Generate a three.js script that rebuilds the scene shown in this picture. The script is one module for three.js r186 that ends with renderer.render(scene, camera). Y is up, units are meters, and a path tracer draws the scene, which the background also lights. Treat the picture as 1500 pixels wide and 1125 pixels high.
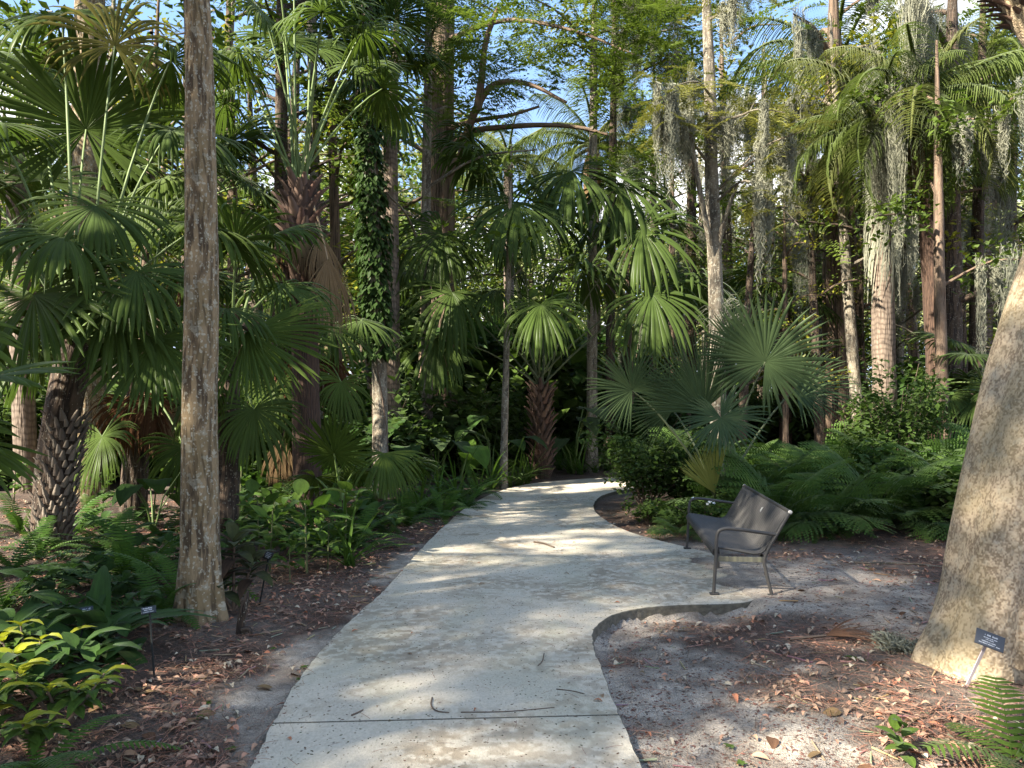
import * as THREE from 'three';
import { RoundedBoxGeometry } from 'three/addons/geometries/RoundedBoxGeometry.js';

// ------------------------------------------------------------------ camera, sky, sun, exposure
const scene = new THREE.Scene();
const FPX = 1127, PITCH = Math.atan(27.5 / FPX), EYE = 1.7;      // focal length in photo pixels, tilt, eye height
const camera = new THREE.PerspectiveCamera(2 * Math.atan(562.5 / FPX) * 180 / Math.PI, 4 / 3, 0.1, 600);
camera.position.set(0, EYE, 0);
camera.rotation.set(PITCH, 0, 0);
camera.updateMatrixWorld(true);

const renderer = new THREE.WebGLRenderer({ antialias: true });
renderer.toneMapping = THREE.LinearToneMapping;
renderer.toneMappingExposure = 4.6;
renderer.shadowMap.enabled = true;

const SUN = new THREE.Vector3(-0.62, 0.56, 0.37).normalize();
const sun = new THREE.DirectionalLight(new THREE.Color().setRGB(1, 0.92, 0.78), 5);
sun.position.copy(SUN).multiplyScalar(60);
sun.castShadow = true;
sun.shadow.radius = 2;
sun.shadow.mapSize.set(4096, 4096);
Object.assign(sun.shadow.camera, { left: -40, right: 40, top: 40, bottom: -40, near: 1, far: 160 });
scene.add(sun, sun.target);

// small tools: seeded random numbers and noise
function rng(seed) { let a = seed >>> 0; return () => { a = (a + 0x6D2B79F5) | 0; let t = Math.imul(a ^ (a >>> 15), 1 | a); t = (t + Math.imul(t ^ (t >>> 7), 61 | t)) ^ t; return ((t ^ (t >>> 14)) >>> 0) / 4294967296; }; }
const h2 = (x, y, s) => { let h = Math.imul(x, 374761393) ^ Math.imul(y, 668265263) ^ Math.imul(s, 2246822519); h = Math.imul(h ^ (h >>> 13), 1274126177); return ((h ^ (h >>> 16)) >>> 0) / 4294967296; };
const mod = (a, n) => ((a % n) + n) % n;
function noise(x, y, s = 1, px = 0, py = 0) {
  const xi = Math.floor(x), yi = Math.floor(y); let u = x - xi, v = y - yi; u = u * u * (3 - 2 * u); v = v * v * (3 - 2 * v);
  const X0 = px ? mod(xi, px) : xi, X1 = px ? mod(xi + 1, px) : xi + 1, Y0 = py ? mod(yi, py) : yi, Y1 = py ? mod(yi + 1, py) : yi + 1;
  const a = h2(X0, Y0, s), b = h2(X1, Y0, s), c = h2(X0, Y1, s), d = h2(X1, Y1, s);
  return a + (b - a) * u + (c - a) * v + (a - b - c + d) * u * v;
}
function fbm(x, y, s = 1, o = 4, px = 0, py = 0) { let t = 0, a = 0.5, n = 0; for (let i = 0; i < o; i++) { t += a * noise(x, y, s + i, px, py); n += a; a *= 0.5; x *= 2; y *= 2; px *= 2; py *= 2; } return t / n; }
const clamp = (x, a = 0, b = 1) => Math.min(b, Math.max(a, x));
const smooth = (a, b, x) => { const t = clamp((x - a) / (b - a)); return t * t * (3 - 2 * t); };
const lerp = (a, b, t) => a + (b - a) * t;
const V = (x = 0, y = 0, z = 0) => new THREE.Vector3(x, y, z);

{ // one even daylight sky: blue that pales toward the horizon, loose white clouds all round
  const W = 1024, H = 512, d = new Float32Array(W * H * 4);
  for (let j = 0; j < H; j++) for (let i = 0; i < W; i++) {
    const el = ((j + 0.5) / H - 0.5) * Math.PI, az = (i / W) * 2 * Math.PI, k = (j * W + i) * 4;
    const up = Math.max(0, Math.sin(el)), pale = Math.pow(1 - up, 4.5);
    let r = lerp(0.095, 0.28, pale), g = lerp(0.175, 0.32, pale), b = lerp(0.33, 0.36, pale);
    const q = 1 / (up + 0.25), cx = Math.cos(az) * Math.cos(el) * q * 2.2, cy = Math.sin(az) * Math.cos(el) * q * 2.2;
    const c = smooth(0.47, 0.66, fbm(cx + 20, cy + 31, 7, 5)) * 0.9;
    r = lerp(r, 0.54, c); g = lerp(g, 0.53, c); b = lerp(b, 0.52, c);
    if (el < 0) { r = 0.06; g = 0.07; b = 0.05; }
    d[k] = r; d[k + 1] = g; d[k + 2] = b; d[k + 3] = 1;
  }
  const t = new THREE.DataTexture(d, W, H, THREE.RGBAFormat, THREE.FloatType);
  t.mapping = THREE.EquirectangularReflectionMapping; t.magFilter = t.minFilter = THREE.LinearFilter; t.wrapS = THREE.RepeatWrapping; t.needsUpdate = true;
  scene.background = t; scene.environment = t; scene.environmentIntensity = 1; scene.backgroundIntensity = 1;
}

// ------------------------------------------------------------------ photo pixel -> place
function ray(px, py) { return V((px - 750) / FPX, (562.5 - py) / FPX, -1).applyQuaternion(camera.quaternion); }
function at(px, py, depth) { const r = ray(px, py); return camera.position.clone().addScaledVector(r, depth / -r.z); }    // depth comes from the ground the thing stands on
function G(px, py, y = 0) { const r = ray(px, py); return camera.position.clone().addScaledVector(r, (y - EYE) / r.y); }   // a point on the ground

// ------------------------------------------------------------------ scene-object helpers
const used = {};
function numbered(n) { used[n] = (used[n] ?? -1) + 1; return used[n] ? `${n}_${String(used[n]).padStart(3, '0')}` : n; }
function shadows(o) { o.castShadow = o.receiveShadow = true; return o; }
function tag(o, label, category, group, kind) { o.userData = {}; if (label) o.userData.label = label; if (category) o.userData.category = category; if (group) o.userData.group = group; if (kind) o.userData.kind = kind; return o; }
function thing(name, label, category, pos, group) { const o = new THREE.Group(); o.name = numbered(name); o.position.copy(pos); scene.add(o); return tag(o, label, category, group); }
function part(name, geo, mat, parent) { const m = shadows(new THREE.Mesh(geo, mat)); m.name = name; parent.add(m); return m; }
function dup(root, pos, turn = 0, scale = 1, label, tilt = 0) {
  const r = root.clone(); r.name = numbered(root.name.replace(/_\d{3}$/, '')); r.position.copy(pos); r.rotation.set(tilt, turn, 0); r.scale.multiplyScalar(scale); scene.add(r);
  if (label) r.userData.label = label; return r;
}

// mesh collector
class MB {
  constructor() { this.p = []; this.u = []; this.c = null; this.i = []; }
  v(x, y, z, u = 0, w = 0) { this.p.push(x, y, z); this.u.push(u, w); return this.p.length / 3 - 1; }
  vv(a, u, w) { return this.v(a.x, a.y, a.z, u, w); }
  t(a, b, c) { this.i.push(a, b, c); }
  q(a, b, c, d) { this.i.push(a, b, c, a, c, d); }
  add(g, m) {
    const o = this.p.length / 3, P = g.attributes.position, U = g.attributes.uv, a = V();
    for (let k = 0; k < P.count; k++) { a.fromBufferAttribute(P, k); if (m) a.applyMatrix4(m); this.p.push(a.x, a.y, a.z); this.u.push(U ? U.getX(k) : 0, U ? U.getY(k) : 0); }
    if (g.index) for (let k = 0; k < g.index.count; k++) this.i.push(g.index.getX(k) + o); else for (let k = 0; k < P.count; k++) this.i.push(k + o);
    return this;
  }
  // tube along points; radii per point; wob(phi, t, point) multiplies the radius; uv in metres
  tube(pts, radii, seg = 8, n = 0, wob = null, cap = false) {
    let P = pts, R = radii;
    if (n) { const cv = new THREE.CatmullRomCurve3(pts, false, 'centripetal'); P = []; R = []; for (let k = 0; k <= n; k++) { const t = k / n; P.push(cv.getPoint(t)); const f = t * (pts.length - 1), a = Math.min(pts.length - 2, Math.floor(f)); R.push(lerp(radii[a], radii[a + 1], f - a)); } }
    let T = V().subVectors(P[1], P[0]).normalize(), S = Math.abs(T.x) < 0.9 ? V(1, 0, 0) : V(0, 0, 1); S.addScaledVector(T, -S.dot(T)).normalize();
    let len = 0; const o = this.p.length / 3, circ = Math.max(1, Math.round(2 * Math.PI * R[Math.floor(R.length / 2)] / 0.3)) * 0.3;
    for (let k = 0; k < P.length; k++) {
      if (k) { len += P[k].distanceTo(P[k - 1]); T = V().subVectors(P[Math.min(k + 1, P.length - 1)], P[k - 1]).normalize(); S.addScaledVector(T, -S.dot(T)).normalize(); }
      const B = V().crossVectors(T, S);
      for (let j = 0; j <= seg; j++) { const f = (j % seg) / seg * 2 * Math.PI, r = R[k] * (wob ? wob(f, k / (P.length - 1), P[k]) : 1); const c = Math.cos(f) * r, s = Math.sin(f) * r; this.v(P[k].x + S.x * c + B.x * s, P[k].y + S.y * c + B.y * s, P[k].z + S.z * c + B.z * s, j / seg * circ, len); }
    }
    for (let k = 0; k < P.length - 1; k++) for (let j = 0; j < seg; j++) { const a = o + k * (seg + 1) + j; this.q(a, a + 1, a + seg + 2, a + seg + 1); }
    if (cap) for (const k of [0, P.length - 1]) { const c = this.vv(P[k]), b = o + k * (seg + 1); for (let j = 0; j < seg; j++) k ? this.t(c, b + j, b + j + 1) : this.t(c, b + j + 1, b + j); }
    return this;
  }
  box(w, h, d, m) { return this.add(new THREE.BoxGeometry(w, h, d), m); }
  geo() { const g = new THREE.BufferGeometry(); g.setAttribute('position', new THREE.Float32BufferAttribute(this.p, 3)); g.setAttribute('uv', new THREE.Float32BufferAttribute(this.u, 2)); if (this.c) g.setAttribute('color', new THREE.Float32BufferAttribute(this.c, 3)); g.setIndex(this.i); g.computeVertexNormals(); return g; }
  get tris() { return this.i.length / 3; }
}
const M4 = (pos, ry = 0, rx = 0, rz = 0, s = 1) => new THREE.Matrix4().compose(pos, new THREE.Quaternion().setFromEuler(new THREE.Euler(rx, ry, rz, 'YXZ')), V(s, s, s));

// ------------------------------------------------------------------ textures
function tex(w, h, fn, srgb = true, repU = 1, repV = 1) {
  const d = new Uint8Array(w * h * 4);
  for (let j = 0; j < h; j++) for (let i = 0; i < w; i++) { const c = fn(i / w, j / h), k = (j * w + i) * 4; if (typeof c === 'number') d[k] = d[k + 1] = d[k + 2] = clamp(c) * 255; else { d[k] = clamp(c[0], 0, 255); d[k + 1] = clamp(c[1], 0, 255); d[k + 2] = clamp(c[2], 0, 255); } d[k + 3] = 255; }
  const t = new THREE.DataTexture(d, w, h); t.wrapS = t.wrapT = THREE.RepeatWrapping; t.magFilter = THREE.LinearFilter; t.minFilter = THREE.LinearMipmapLinearFilter; t.generateMipmaps = true; if (srgb) t.colorSpace = THREE.SRGBColorSpace; t.repeat.set(repU, repV); t.needsUpdate = true; return t;
}
const mixc = (a, b, t) => [lerp(a[0], b[0], t), lerp(a[1], b[1], t), lerp(a[2], b[2], t)];
// furrowed bark height, 0.3 x 0.9 m multiple tiles (uv in metres, tile 0.6 x 1.2)
const furrow = (u, v, s, nx, ny) => { const w = fbm(u * 4, v * 4, s + 9, 3, 4, 4) - 0.5; const a = fbm(u * nx + w * 2.2, v * ny, s, 4, nx, ny); return smooth(0.28, 0.62, a); };
const barkTex = (cols, s, nx, ny, lichen) => tex(384, 768, (u, v) => {
  const f = furrow(u, v, s, nx, ny), g = fbm(u * 60, v * 40, s + 3, 2, 60, 40); let c = mixc(cols[0], cols[1], clamp(f * 0.75 + g * 0.35)); c = mixc(c, cols[2], smooth(0.52, 0.72, fbm(u * 5, v * 7, s + 5, 3, 5, 7)) * 0.55);
  if (lichen) { const l = smooth(lichen, lichen + 0.05, fbm(u * 14, v * 26, s + 11, 3, 14, 26)); c = mixc(c, [150, 148, 132], l * 0.55); const l2 = smooth(lichen + 0.03, lichen + 0.09, fbm(u * 34, v * 60, s + 21, 2, 34, 60)); c = mixc(c, [186, 186, 172], l2 * 0.55); }
  return c;
}, true, 1 / 0.6, 1 / 1.2);
const barkBump = (s, nx, ny) => tex(384, 768, (u, v) => furrow(u, v, s, nx, ny) * 0.8 + 0.2 * fbm(u * 60, v * 40, s + 3, 2, 60, 40), false, 1 / 0.6, 1 / 1.2);
const std = (o) => new THREE.MeshStandardMaterial({ roughness: 0.95, ...o });
const lin = (r, g, b) => new THREE.Color().setRGB(r, g, b);
const barkM = (cols, s, nx, ny, bump, lichen) => std({ map: barkTex(cols, s, nx, ny, lichen), bumpMap: barkBump(s, nx, ny), bumpScale: bump });
const B = {
  lichen: barkM([[60, 48, 34], [142, 122, 92], [112, 96, 66]], 3, 22, 6, 0.014, 0.64),
  cypress: barkM([[50, 40, 33], [128, 108, 90], [112, 88, 70]], 17, 26, 2, 0.03, 0),
  grey: barkM([[62, 56, 48], [132, 122, 106], [106, 95, 79]], 29, 14, 5, 0.014, 0.66),
  dark: barkM([[38, 30, 24], [92, 76, 62], [74, 60, 44]], 41, 20, 6, 0.02, 0.74),
};
{ // smooth pale tan bark with fine wrinkles and olive mottling, for the broad tree by the bench
  const wr = (u, v) => { const w = fbm(u * 8, v * 8, 55, 3, 8, 8); return 0.55 * fbm(u * 64 + w * 3, v * 26 + w * 3, 51, 3, 64, 26) + 0.45 * noise(u * 150, v * 110, 57, 150, 110); };
  B.tan = std({
    map: tex(1024, 1024, (u, v) => { const a = wr(u, v), b = fbm(u * 5, v * 4, 61, 4, 5, 4), c2 = fbm(u * 14, v * 9, 67, 4, 14, 9); let c = mixc([134, 116, 93], [190, 170, 142], smooth(0.28, 0.66, a)); c = mixc(c, [126, 114, 76], smooth(0.45, 0.75, b) * 0.3); c = mixc(c, [124, 116, 96], smooth(0.5, 0.8, c2) * 0.3); return mixc(c, [178, 170, 150], smooth(0.58, 0.74, fbm(u * 40, v * 28, 71, 3, 40, 28)) * 0.3); }, true, 1 / 1.2, 1 / 1.2),
    bumpMap: tex(1024, 1024, (u, v) => wr(u, v), false, 1 / 1.2, 1 / 1.2), bumpScale: 0.008, roughness: 0.9,
  });
  B.fibre = std({ map: tex(256, 256, (u, v) => mixc([40, 29, 23], [100, 76, 60], fbm(u * 40 + fbm(u * 5, v * 5, 3, 2, 5, 5) * 3, v * 4, 81, 3, 40, 4)), true, 1 / 0.4, 1 / 0.6), bumpMap: tex(256, 256, (u, v) => fbm(u * 40, v * 4, 81, 3, 40, 4), false, 1 / 0.4, 1 / 0.6), bumpScale: 0.02 });
  B.palmGrey = std({ map: tex(256, 512, (u, v) => { const a = fbm(u * 24, v * 6, 91, 3, 24, 6), r = Math.pow(Math.abs(Math.sin((v * 10 + fbm(u * 6, v * 3, 93, 2, 6, 3) * 0.9) * Math.PI)), 5); return mixc(mixc([80, 68, 58], [150, 134, 118], a), [70, 58, 48], r * 0.5); }, true, 1 / 0.6, 1 / 1.2), bumpMap: tex(256, 512, (u, v) => fbm(u * 24, v * 6, 91, 3, 24, 6), false, 1 / 0.6, 1 / 1.2), bumpScale: 0.02 });
}
// leaf: streaked sheet that lets light through, waxy
const streak = tex(128, 128, (u, v) => { const a = 0.8 + 0.2 * noise(u * 24, v * 2, 5, 24, 2), b = fbm(u * 4, v * 6, 8, 3, 4, 6); const k = 200 * a + 55 * b; return [k, k, k * 0.96]; });
const leafM = (r, g, b, o = {}) => new THREE.MeshPhysicalMaterial({ color: g > r * 1.1 ? lin(r * 1.15, g, b * 0.82) : lin(r, g, b), map: streak, roughness: 1, transmission: 0.44, thickness: 0, specularIntensity: 0.2, clearcoat: 0.12, clearcoatRoughness: 0.3, side: THREE.DoubleSide, ...o });
const L = {
  palm: [leafM(0.088, 0.165, 0.03), leafM(0.08, 0.152, 0.031), leafM(0.095, 0.172, 0.029)],
  palmLight: leafM(0.095, 0.172, 0.029), palmDark: [leafM(0.08, 0.15, 0.034), leafM(0.075, 0.142, 0.033)],
  sabal: [leafM(0.09, 0.162, 0.08), leafM(0.082, 0.15, 0.076)], sabalYoung: leafM(0.36, 0.42, 0.12),
  feather: leafM(0.123, 0.194, 0.053), featherDull: leafM(0.190, 0.245, 0.087),
  fern: [leafM(0.067, 0.173, 0.028, { clearcoat: 0.1 }), leafM(0.085, 0.204, 0.031, { clearcoat: 0.1 })],
  bracken: [leafM(0.09, 0.19, 0.045, { clearcoat: 0.05 })],
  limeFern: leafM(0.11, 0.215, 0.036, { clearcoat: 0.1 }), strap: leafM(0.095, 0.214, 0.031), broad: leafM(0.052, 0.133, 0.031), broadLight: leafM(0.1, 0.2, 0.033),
  shrub: leafM(0.075, 0.155, 0.03), shrubLight: leafM(0.085, 0.17, 0.03), cypress: leafM(0.142, 0.235, 0.037, { clearcoat: 0 }), cypressYellow: leafM(0.3, 0.3, 0.06, { clearcoat: 0 }),
  canopy: leafM(0.114, 0.204, 0.028, { clearcoat: 0.15 }), canopyYellow: leafM(0.29, 0.34, 0.04, { clearcoat: 0.15 }), ivy: leafM(0.043, 0.102, 0.022),
  croton: leafM(0.380, 0.469, 0.031), crotonGreen: leafM(0.085, 0.184, 0.025), cordyline: leafM(0.071, 0.097, 0.037), cordylineRed: leafM(0.12, 0.075, 0.05),
  dead: leafM(0.3, 0.2, 0.11, { clearcoat: 0, transmission: 0.2 }), deadRed: leafM(0.16, 0.075, 0.04, { clearcoat: 0, transmission: 0.15 }), fallen: leafM(0.16, 0.085, 0.055, { clearcoat: 0, transmission: 0.1 }),
  palmYellow: leafM(0.24, 0.22, 0.045), sunPale: leafM(0.4, 0.44, 0.2, { clearcoat: 0 }), moss: leafM(0.43, 0.43, 0.35, { clearcoat: 0, transmission: 0.3 }), mossDark: leafM(0.33, 0.34, 0.28, { clearcoat: 0, transmission: 0.3 }),  // pale grey-green for far crowns: sunlit brightness is put into the leaf colour
};
const petM = std({ color: lin(0.1, 0.15, 0.035), roughness: 0.6 }), petDark = std({ color: lin(0.09, 0.11, 0.05), roughness: 0.7 }), stemM = std({ color: lin(0.11, 0.12, 0.05) }), stemBrown = std({ color: lin(0.12, 0.085, 0.06) }), petDead = std({ color: lin(0.34, 0.24, 0.14) });
const metalGrey = std({ color: lin(0.052, 0.048, 0.044), roughness: 0.55, metalness: 0.0, bumpMap: tex(128, 128, (u, v) => fbm(u * 30, v * 30, 3, 2, 30, 30), false, 4, 4), bumpScale: 0.0008 });

// ------------------------------------------------------------------ the path
const LE = [[1.5, -1.0], [0, -1.08], [-2, -1.17], [-3.58, -1.22], [-4.09, -1.27], [-4.79, -1.317], [-5.8, -1.29], [-6.97, -1.17], [-8.7, -1.08], [-10.6, -0.945], [-12.9, -0.69], [-15.0, -0.2], [-16.3, 0.45], [-17.2, 1.5], [-17.7, 2.7], [-18.0, 4.5], [-18.2, 8]];   // far / outer edge: [z, x]
const RE = [[1.5, 0.7], [0, 0.68], [-2, 0.64], [-3.58, 0.61], [-4.26, 0.586], [-5.04, 0.575], [-5.4, 0.572], [-5.7, 0.595], [-5.95, 0.665], [-6.15, 0.77], [-6.3, 0.9], [-6.42, 1.1], [-6.5, 1.35], [-6.53, 1.65], [-6.6, 2.0], [-6.95, 2.3], [-7.6, 2.42], [-8.4, 2.4], [-8.95, 2.15], [-9.35, 1.93], [-10.0, 1.62], [-10.6, 1.45], [-11.3, 1.35], [-12.2, 1.31], [-13.2, 1.42], [-14.2, 1.68], [-15.1, 2.2], [-15.7, 3.0], [-16.0, 4.5], [-16.2, 8]];
const curveOf = (E) => new THREE.CatmullRomCurve3(E.map(([z, x]) => V(x, 0, z)), false, 'centripetal').getPoints(E.length * 14).map(p => p.add(V(0.014 * (noise(p.z * 9, p.x * 9, 3) - 0.5) + 0.012 * (noise(p.z * 31, p.x * 31, 4) - 0.5), 0, 0.012 * (noise(p.z * 9, p.x * 9, 5) - 0.5))));
const leftPts = curveOf(LE), rightPts = curveOf(RE);
function edgeX(P, z) { for (let k = 0; k < P.length - 1; k++) if ((P[k].z - z) * (P[k + 1].z - z) <= 0 && P[k].z !== P[k + 1].z) return lerp(P[k].x, P[k + 1].x, (z - P[k].z) / (P[k + 1].z - P[k].z)); return z > 0 ? P[0].x : 9; }
const pathPoly = [...leftPts, ...[...rightPts].reverse()];
function inPath(x, z) { let c = false; for (let i = 0, j = pathPoly.length - 1; i < pathPoly.length; j = i++) { const a = pathPoly[i], b = pathPoly[j]; if ((a.z > z) !== (b.z > z) && x < (b.x - a.x) * (z - a.z) / (b.z - a.z) + a.x) c = !c; } return c; }
const edgeSamples = pathPoly.filter((p, k) => k % 4 === 0);
const FX0 = -6, FZ0 = -21, FC = 0.06, FNX = 252, FNZ = 402, field = new Float32Array(FNX * FNZ);   // distance to the slab's edge on a grid, negative inside
for (let j = 0; j < FNZ; j++) for (let i = 0; i < FNX; i++) { const x = FX0 + i * FC, z = FZ0 + j * FC; let d = 1e9; for (const p of edgeSamples) { const q = (p.x - x) ** 2 + (p.z - z) ** 2; if (q < d) d = q; } field[j * FNX + i] = Math.sqrt(d) * (inPath(x, z) ? -1 : 1); }
function sdf(x, z) { const a = (x - FX0) / FC, b = (z - FZ0) / FC; if (a < 0 || b < 0 || a >= FNX - 1 || b >= FNZ - 1) return 9; const i = Math.floor(a), j = Math.floor(b), u = a - i, v = b - j, k = j * FNX + i; return (field[k] * (1 - u) + field[k + 1] * u) * (1 - v) + (field[k + FNX] * (1 - u) + field[k + FNX + 1] * u) * v; }
const pathDist = (x, z) => Math.abs(sdf(x, z)), onSlab = (x, z) => sdf(x, z) < 0;

// the ground falls a little below the slab by the curve, and sand has washed over the slab behind the bench
function gh(x, z) {
  const sd = sdf(x, z), d = Math.abs(sd), inside = sd < 0;
  let y = -0.03 + 0.025 * (fbm(x * 0.9 + 40, z * 0.9 + 40, 5, 3) - 0.5) + 0.012 * (noise(x * 7 + 90, z * 7 + 90, 8) - 0.5);
  y += 0.1 * smooth(0.3, 3.5, d);
  const curb = smooth(-5.0, -5.6, z) * smooth(-7.2, -6.4, z) * smooth(0.4, 0.7, x);
  if (x > 0) y -= 0.05 * (1 - smooth(0.1, 0.9, d)) * (0.45 + curb);
  const wash = smooth(1.72, 2.1, x + 0.35 * (noise(x * 3, z * 3, 77) - 0.5) + 0.12 * (noise(x * 11, z * 11, 78) - 0.5)) * smooth(-5.9, -6.4, z) * smooth(-9.0, -8.3, z);
  if (inside) y = -0.06;
  if (wash > 0) y = lerp(y, 0.012 + 0.01 * noise(x * 9, z * 9, 6), wash);
  return y;
}
const P = (px, py, dy = 0) => { const g = G(px, py); g.y = gh(g.x, g.z) + dy; return g; };
const onG = (x, z) => V(x, gh(x, z), z);

{ // cast concrete in two pours with a joint between them
  const uvScale = 5.2, jz = (x) => -4.13 - (x + 1.2) * 0.06;
  const conc = std({
    map: tex(1024, 2048, (u, v) => {   // x -2..3.2 m, z 0..-18.5 m; grain, and brown-grey stains of trodden litter
      const x = u * 5.2 - 2, z = -v * 18.5;
      const gr = noise(u * 1024 / 1.4, v * 2048 / 1.2, 4), g2 = fbm(x * 2.3, z * 2.3, 12, 4), pit = noise(u * 700, v * 1400, 15) > 0.93 ? 1 : 0;
      let k = 0.86 + 0.12 * gr + 0.1 * (g2 - 0.5) - pit * 0.28;
      let c = [204 * k, 193 * k, 173 * k];
      const st = smooth(0.42, 0.66, fbm(x * 0.9 + 3, z * 1.3 + 7, 33, 4)) * 0.6 + smooth(0.5, 0.7, fbm(x * 2.2, z * 3.2, 44, 4)) * 0.5, sp = fbm(x * 22, z * 22, 46, 3);
      c = mixc(c, [128, 114, 94], clamp(st * smooth(0.3, 0.64, sp)) * 0.7);
      const edge = smooth(0.5, 0.72, fbm(x * 3 + 9, z * 1.2, 52, 3)) * 0.25; c = mixc(c, [160, 160, 138], edge);
      return c;
    }),
    bumpMap: tex(512, 512, (u, v) => 0.6 * noise(u * 200, v * 200, 2, 200, 200) + 0.4 * fbm(u * 60, v * 60, 9, 2, 60, 60), false, 1.4, 1.4), bumpScale: 0.0035, roughness: 0.92,
  });
  conc.map.repeat.set(1 / 5.2, 1 / 18.5); conc.map.offset.set(2 / 5.2, 0); conc.map.wrapS = conc.map.wrapT = THREE.MirroredRepeatWrapping;
  const kerbSide = std({ map: tex(256, 128, (u, v) => mixc([70, 66, 56], [124, 118, 104], fbm(u * 24, v * 10, 14, 4, 24, 10)), true, 1, 4), bumpMap: conc.bumpMap, bumpScale: 0.006 });   // earth-stained, rough cast side
  const path = new THREE.Group(); path.name = 'path'; tag(path, 'pale concrete garden path curving away between the planted beds', 'path', null, 'structure'); scene.add(path);
  const cut = (pts, near) => pts.filter(p => near ? p.z > jz(p.x) + 0.02 : p.z < jz(p.x) - 0.02);
  for (const near of [true, false]) {
    const l = cut(leftPts, near), r = cut(rightPts, near); const jl = V(-1.272, 0, 0), jr = V(0.588, 0, 0); jl.z = jz(jl.x) + (near ? 0.0025 : -0.0025); jr.z = jz(jr.x) + (near ? 0.0025 : -0.0025);
    const loop = near ? [...l, jl, jr, ...r.reverse()] : [jl, ...l, ...r.reverse(), jr];
    const s = new THREE.Shape(loop.map(p => new THREE.Vector2(p.x, -p.z)));
    const g = new THREE.ExtrudeGeometry(s, { depth: 0.13, bevelEnabled: true, bevelThickness: 0.008, bevelSize: 0.006, bevelOffset: -0.006, bevelSegments: 2, curveSegments: 1, steps: 1 });
    g.rotateX(-Math.PI / 2); g.translate(0, -0.138, 0);
    part('slab', g, [conc, kerbSide], path);
  }
}

// ------------------------------------------------------------------ the ground: mulch, grey sand beside the path
function sandAt(x, z) {   // 0 mulch .. 1 sand
  const d = pathDist(x, z), n = fbm(x * 1.3 + 5, z * 1.3 + 5, 23, 4) - 0.5, n2 = fbm(x * 6, z * 6, 25, 3) - 0.5; let s;
  if (x > 0) { // right: a wide sandy apron by the slab and round the bench
    s = 1 - smooth(0.25, 0.75, d + n * 1.4 + n2 * 0.6);
    const bench = 1 - smooth(0.5, 1.5, Math.hypot((x - 2.7) * 0.9, (z + 7.3) * 0.75) + n * 1.4 + n2 * 0.5); s = Math.max(s, bench * 0.9);
    const front = (1 - smooth(0.35, 0.9, Math.hypot((x - 1.05) * 0.9, (z + 4.1) * 0.5) + n * 0.9 + n2 * 0.6)); s = Math.max(s, front);
    s *= 1 - 0.9 * smooth(-9.3, -10, z);
  } else { s = (1 - smooth(0.05, 0.32, d + n * 0.8 + n2 * 0.4)) * (1 - 0.8 * smooth(-9, -11, z)); }
  return clamp(s);
}
{
  const line = (a, b, fine, far, step) => { const o = []; for (let t = a; t < b + 1e-6; t += fine) o.push(t); let s = step, t = a; const pre = []; while (t > -far) { t -= s; s *= 1.25; pre.unshift(t); } t = b; s = step; while (t < far) { t += s; s *= 1.25; o.push(t); } return [...pre, ...o]; };
  const X = line(-5.2, 5.6, 0.055, 160, 0.1), Z = line(-13, 0.2, 0.06, 160, 0.1), b = new MB(); b.c = [];
  const mul = [0.088, 0.058, 0.042], red = [0.125, 0.072, 0.05], sandC = [0.5, 0.445, 0.385], grey = [0.25, 0.21, 0.18];
  for (const z of Z) for (const x of X) {
    const near = Math.abs(x) < 12 && z < 4 && z > -24, s = near ? sandAt(x, z) : 0; b.v(x, near ? gh(x, z) : 0.07, z, x, z);
    let c = mixc(mul, red, smooth(0.45, 0.7, fbm(x * 1.7 + 8, z * 1.7 + 8, 63, 4)) * 0.8); c = mixc(c, grey, smooth(0.5, 0.7, fbm(x * 0.8, z * 0.8 + 60, 73, 4)) * 0.6);
    const sc = mixc(sandC, grey, smooth(0.42, 0.66, fbm(x * 5 + 3, z * 5 + 3, 83, 4)) * 0.75); c = mixc(c, sc, s); b.c.push(c[0], c[1], c[2]);
  }
  const n = X.length; for (let j = 0; j < Z.length - 1; j++) for (let i = 0; i < n - 1; i++) { const a = j * n + i; b.q(a, a + n, a + n + 1, a + 1); }
  const strands = (() => { // short straws and grains, tiling over 1.5 m
    const W = 1024, d = new Float32Array(W * W), r = rng(5);
    for (let j = 0; j < W; j++) for (let i = 0; i < W; i++) d[j * W + i] = 0.42 + 0.22 * noise(i / 3, j / 3, 3, 342, 342) + 0.3 * (fbm(i / 64, j / 64, 6, 4, 16, 16) - 0.5);
    for (let k = 0; k < 5200; k++) { let x = r() * W, y = r() * W, a = r() * 6.283, l = 14 + r() * 55, w = 0.16 + r() * 0.5; if (r() < 0.4) w = -w * 0.7; const bend = (r() - 0.5) * 0.04; for (let t = 0; t < l; t++) { x += Math.cos(a); y += Math.sin(a); a += bend; for (let q = 0; q < 2; q++) { const m = mod(Math.round(y + q), W) * W + mod(Math.round(x), W); d[m] = d[m] * 0.5 + (0.42 + w * 0.5) * 0.5 + (q ? 0 : 0.04); } } }
    return d;
  })();
  const sm = (u, v) => strands[Math.min(1023, Math.floor(v * 1024)) * 1024 + Math.min(1023, Math.floor(u * 1024))];
  const gm = std({ vertexColors: true, map: tex(1024, 1024, (u, v) => { const k = 186 + 290 * (sm(u, v) - 0.42); return [k, k * 0.98, k * 0.95]; }, true, 1 / 1.5, 1 / 1.5), bumpMap: tex(1024, 1024, sm, false, 1 / 1.5, 1 / 1.5), bumpScale: 0.03, roughness: 1 });
  const g = part('ground', b.geo(), gm, scene); tag(g, 'brown mulch and grey sand ground of the garden', 'ground', null, 'structure');
}

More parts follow.
